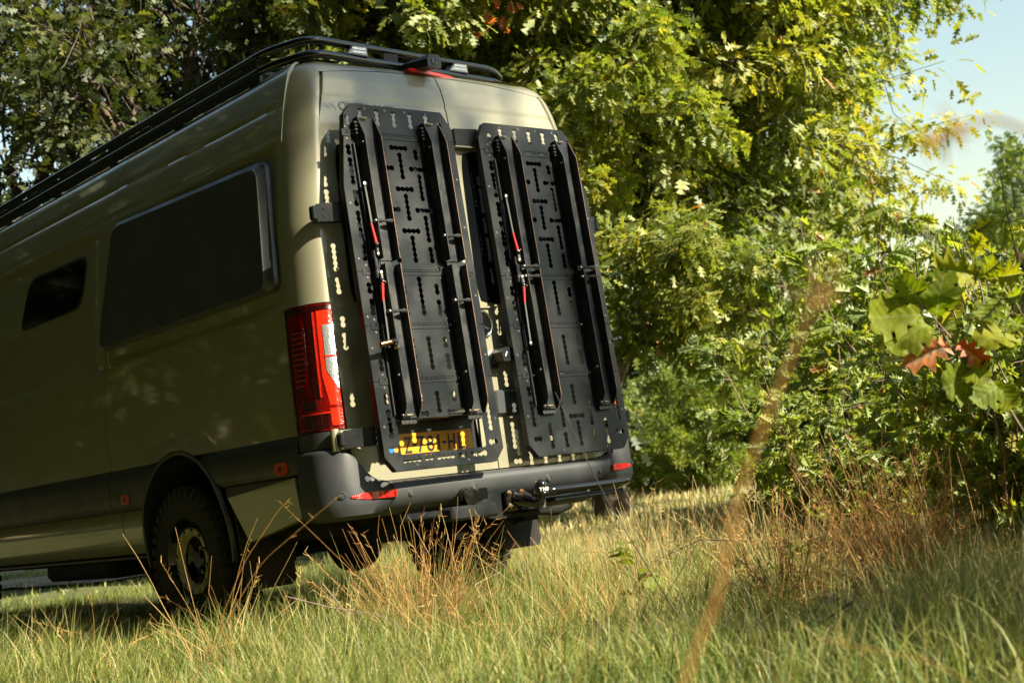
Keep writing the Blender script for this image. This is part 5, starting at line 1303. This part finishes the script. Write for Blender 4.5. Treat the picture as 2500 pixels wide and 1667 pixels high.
blades(7000, 3.6, 8.5, .38, .16, .42, .0014, .0030, 6, lambda a, b, x, y: .62+.3*(vnoise(x, y, .7, 21)-.3), 'dry_grass', STRAWM, 1.45, sel=lambda a, b: vnoise(a+20, b+20, .45, 23) > .40)
blades(9000, 4.0, 9, .38, .20, .44, .0022, .0048, 6, lambda a, b, x, y: gold(a, b, x, y)+.05, 'long_grass', GRASSM, 1.35, sel=lambda a, b: vnoise(a+60, b+20, .5, 33) > .52)
# ---- straw tussocks: every clump is a thing ----------------------------------------
def stalks(n, hh, rad, lean, r0=.0016, seeds=.3, kink=1.0, t0=.3):
    paths = []; tn = []
    for i in range(n):
        a = rng.uniform(0, 2*np.pi); rr = rad*rng.uniform(0, 1)**.6; f = np.array([math.cos(a)*rr, math.sin(a)*rr, -.02]); h = hh*rng.uniform(.45, 1.1)
        d = norm(np.array([math.cos(a)*lean+rng.normal(0, .22), math.sin(a)*lean+rng.normal(0, .22), 1.])); P = [f]; m_ = 6
        for k in range(m_):
            P.append(P[-1]+d*h/m_); d = norm(d+rnd(3)*.05+np.array([0, 0, -.03]))
            if rng.uniform() < kink/m_: d = norm(d+rnd(3)*.8)
        P = np.array(P); paths.append((P, r0*rng.uniform(.7, 1.4), r0*.4)); tt = np.clip(t0+rng.normal(0, .25), 0, 1); tn.append((len(P), tt))
        if rng.uniform() < seeds:
            for k in range(5):
                q = P[-1]+(P[-2]-P[-1])*k*.25; e = q+norm(d+rnd(3)*.6)*.028; Q = np.array([q, (q+e)/2+[0, 0, -.002], e]); paths.append((Q, r0*1.3, r0*.5)); tn.append((3, tt))
    V1, T1 = tube_arrays(paths, 3); tint = np.concatenate([np.full(c*3, t) for c, t in tn])
    return raw_mesh('stalks', V1, T1, tint, STRAWM)
for a, b, n, h, rd, ln, t0, lab in [
    (-.50, 6.05, 130, .55, .13, .38, .22, 'brown straw tussock right in front of the tow bar'),
    (-.62, 6.35, 60, .36, .2, .6, .45, 'low bleached straw clump beside the brown tussock'),
    (1.22, 5.0, 190, .58, .10, .22, .12, 'tall dark brown straw tussock at the lower right'),
    (.86, 5.0, 110, .42, .10, .35, .35, 'paler straw clump left of the tall dark tussock'),
    (1.75, 5.7, 40, .50, .16, .3, .3, 'loose straw clump near the sapling stems'),
    (2.0, 6.4, 60, .45, .25, .35, .28, 'bronze straw clump at the right edge under the bushes'),
    (.62, 6.9, 45, .52, .22, .35, .8, 'pale gold straw clump right of the van'),
    (1.25, 7.5, 40, .60, .25, .3, .75, 'golden straw clump on the sunny meadow'),
    (1.05, 6.2, 40, .45, .2, .4, .7, 'gold straw clump in the middle of the meadow'),
    (-1.25, 5.6, 18, .55, .12, .5, .4, 'few thin straw stalks in front of the rear wheel'),
    (-.1, 5.2, 16, .5, .25, .6, .5, 'scattered straw stalks at the bottom centre'),
    (.35, 5.5, 22, .55, .25, .45, .45, 'open straw clump below the right board'),
    (-2.1, 6.6, 10, .4, .15, .5, .6, 'few straw stalks at the lower left corner')]:
    p = at(a, b); p.z = float(gz(p.x, p.y)); o = link('straw_tussock', stalks(int(n*1.7), h*1.08, rd, ln, t0=t0), None, p); tag(o, lab, 'grass clump', 'straw tussocks in the meadow')

# blurred stalks close to the lens
for nm, pts, r0, r1, sd, lab in STK:
    P = [Vector(p) for p in pts]; P = fillet(P, .05, 4) if len(P) > 2 else P
    r = empty('grass_stalk', P[0]); tag(r, lab, 'grass stalk', 'dry grass stalks close to the camera')
    Q = np.array([tuple(p-P[0]) for p in P]); V1, T1 = tube_arrays([(Q, r0, r1)], 5); link('stem', raw_mesh('stem', V1, T1, np.full(len(V1), .12), STRAWM), r)
    if sd:
        pl = []
        for i in range(sd):
            f = i/sd; q = Q[-1]+(Q[max(-len(Q), -3)]-Q[-1])*f; e = q+norm(Q[-1]-Q[-2]+rnd(3)*np.linalg.norm(Q[-1]-Q[-2])*.9)*.022; pl.append((np.array([q, (q+e)/2, e]), r1*1.1, r1*.4))
        V1, T1 = tube_arrays(pl, 4); link('seed_head', raw_mesh('seed_head', V1, T1, np.full(len(V1), .35), STRAWM), r)

# fallen twigs and leaf litter
DKTW = mat('dark_twig', (.035, .025, .02), .8)
for pts, r0, r1, lab, mt in TWG:
    V1, T1 = tube_arrays([(np.array(q), r0, r1) for q in pts], 5)
    tag(link('fallen_twig', raw_mesh('fallen_twig', V1, T1, np.zeros(len(V1)), DKTW if mt else TWIGM)), lab, 'twig')
N = 1500; b = rng.uniform(4.4, 8.5, N); a = rng.uniform(.1, 1, N)**.7*(.39*b); P = C0+a[:, None]*FRn+b[:, None]*FFn; P[:, 2] = gz(P[:, 0], P[:, 1])+rng.uniform(.01, .06, N)
dv = rnd(N, 3); dv[:, 2] *= .3; X_, Y_, Z_ = frames(dv, np.tile([0, 0, 1.], (N, 1)), rng.uniform(.05, .12, N), np.ones(N), .6)
tag(link('leaf_litter', mass_mesh('leaf_litter', LOB, LOBT, P, X_, Y_, Z_, rng.uniform(0, 1, N), LITTERM, LOB[:, :2])), 'brown fallen oak leaves among the grass', 'leaf litter', kind='stuff')
# broad-leaved weeds
for a, b, lab in ((.40, 5.9, 'small broad-leaved weed in the pale grass'), (.95, 5.5, 'grey-green seedling with drooping leaves left of the dark tussock')):
    r = empty('weed', at(a, b)); tag(r, lab, 'plant')
    for k in range(9):
        z0 = .06+.03*k; d = norm(np.array([rng.normal(), rng.normal(), .25])); s_ = rng.uniform(.07, .13)
        X1, Y1, Z1 = frames(d[None], np.array([[0, 0, 1.]]), np.array([s_]), np.array([.9]), .3)
        me = mass_mesh('leaf', BRD, BRDT, np.array([[0, 0, z0]]), X1, Y1, Z1, np.array([rng.uniform(0, .5)]), BIGLEAF, BRD[:, :2]); link('leaf', me, r)
    V1, T1 = tube_arrays([(bend_path((0, 0, -.02), (.02, .01, .34), 0, 5, .02), .003, .0015)], 5); link('stem', raw_mesh('stem', V1, T1, np.zeros(len(V1)), TWIGM), r)
# old fence beyond the meadow
fz = empty('old_fence', at(3.4, 33)); tag(fz, 'old fence of thin grey-green posts beyond the meadow', 'fence')
FM = mat('weathered_post', (.16, .18, .15), .8)
for k in range(8):
    p = at(2.2+.42*k, 33+.5*k)-at(3.4, 33); mb = MB(); mb.tube([p+Vector((0, 0, -.1)), p+Vector((.01*k, 0, 1.25))], .035, 6); mb.build('post', FM, fz)
for z in (.5, 1.0):
    mb = MB(); mb.tube([at(2.2, 33)-at(3.4, 33)+Vector((0, 0, z)), at(5.14, 36.5)-at(3.4, 33)+Vector((0, 0, z))], .008, 4); mb.build('wire', STEEL, fz)
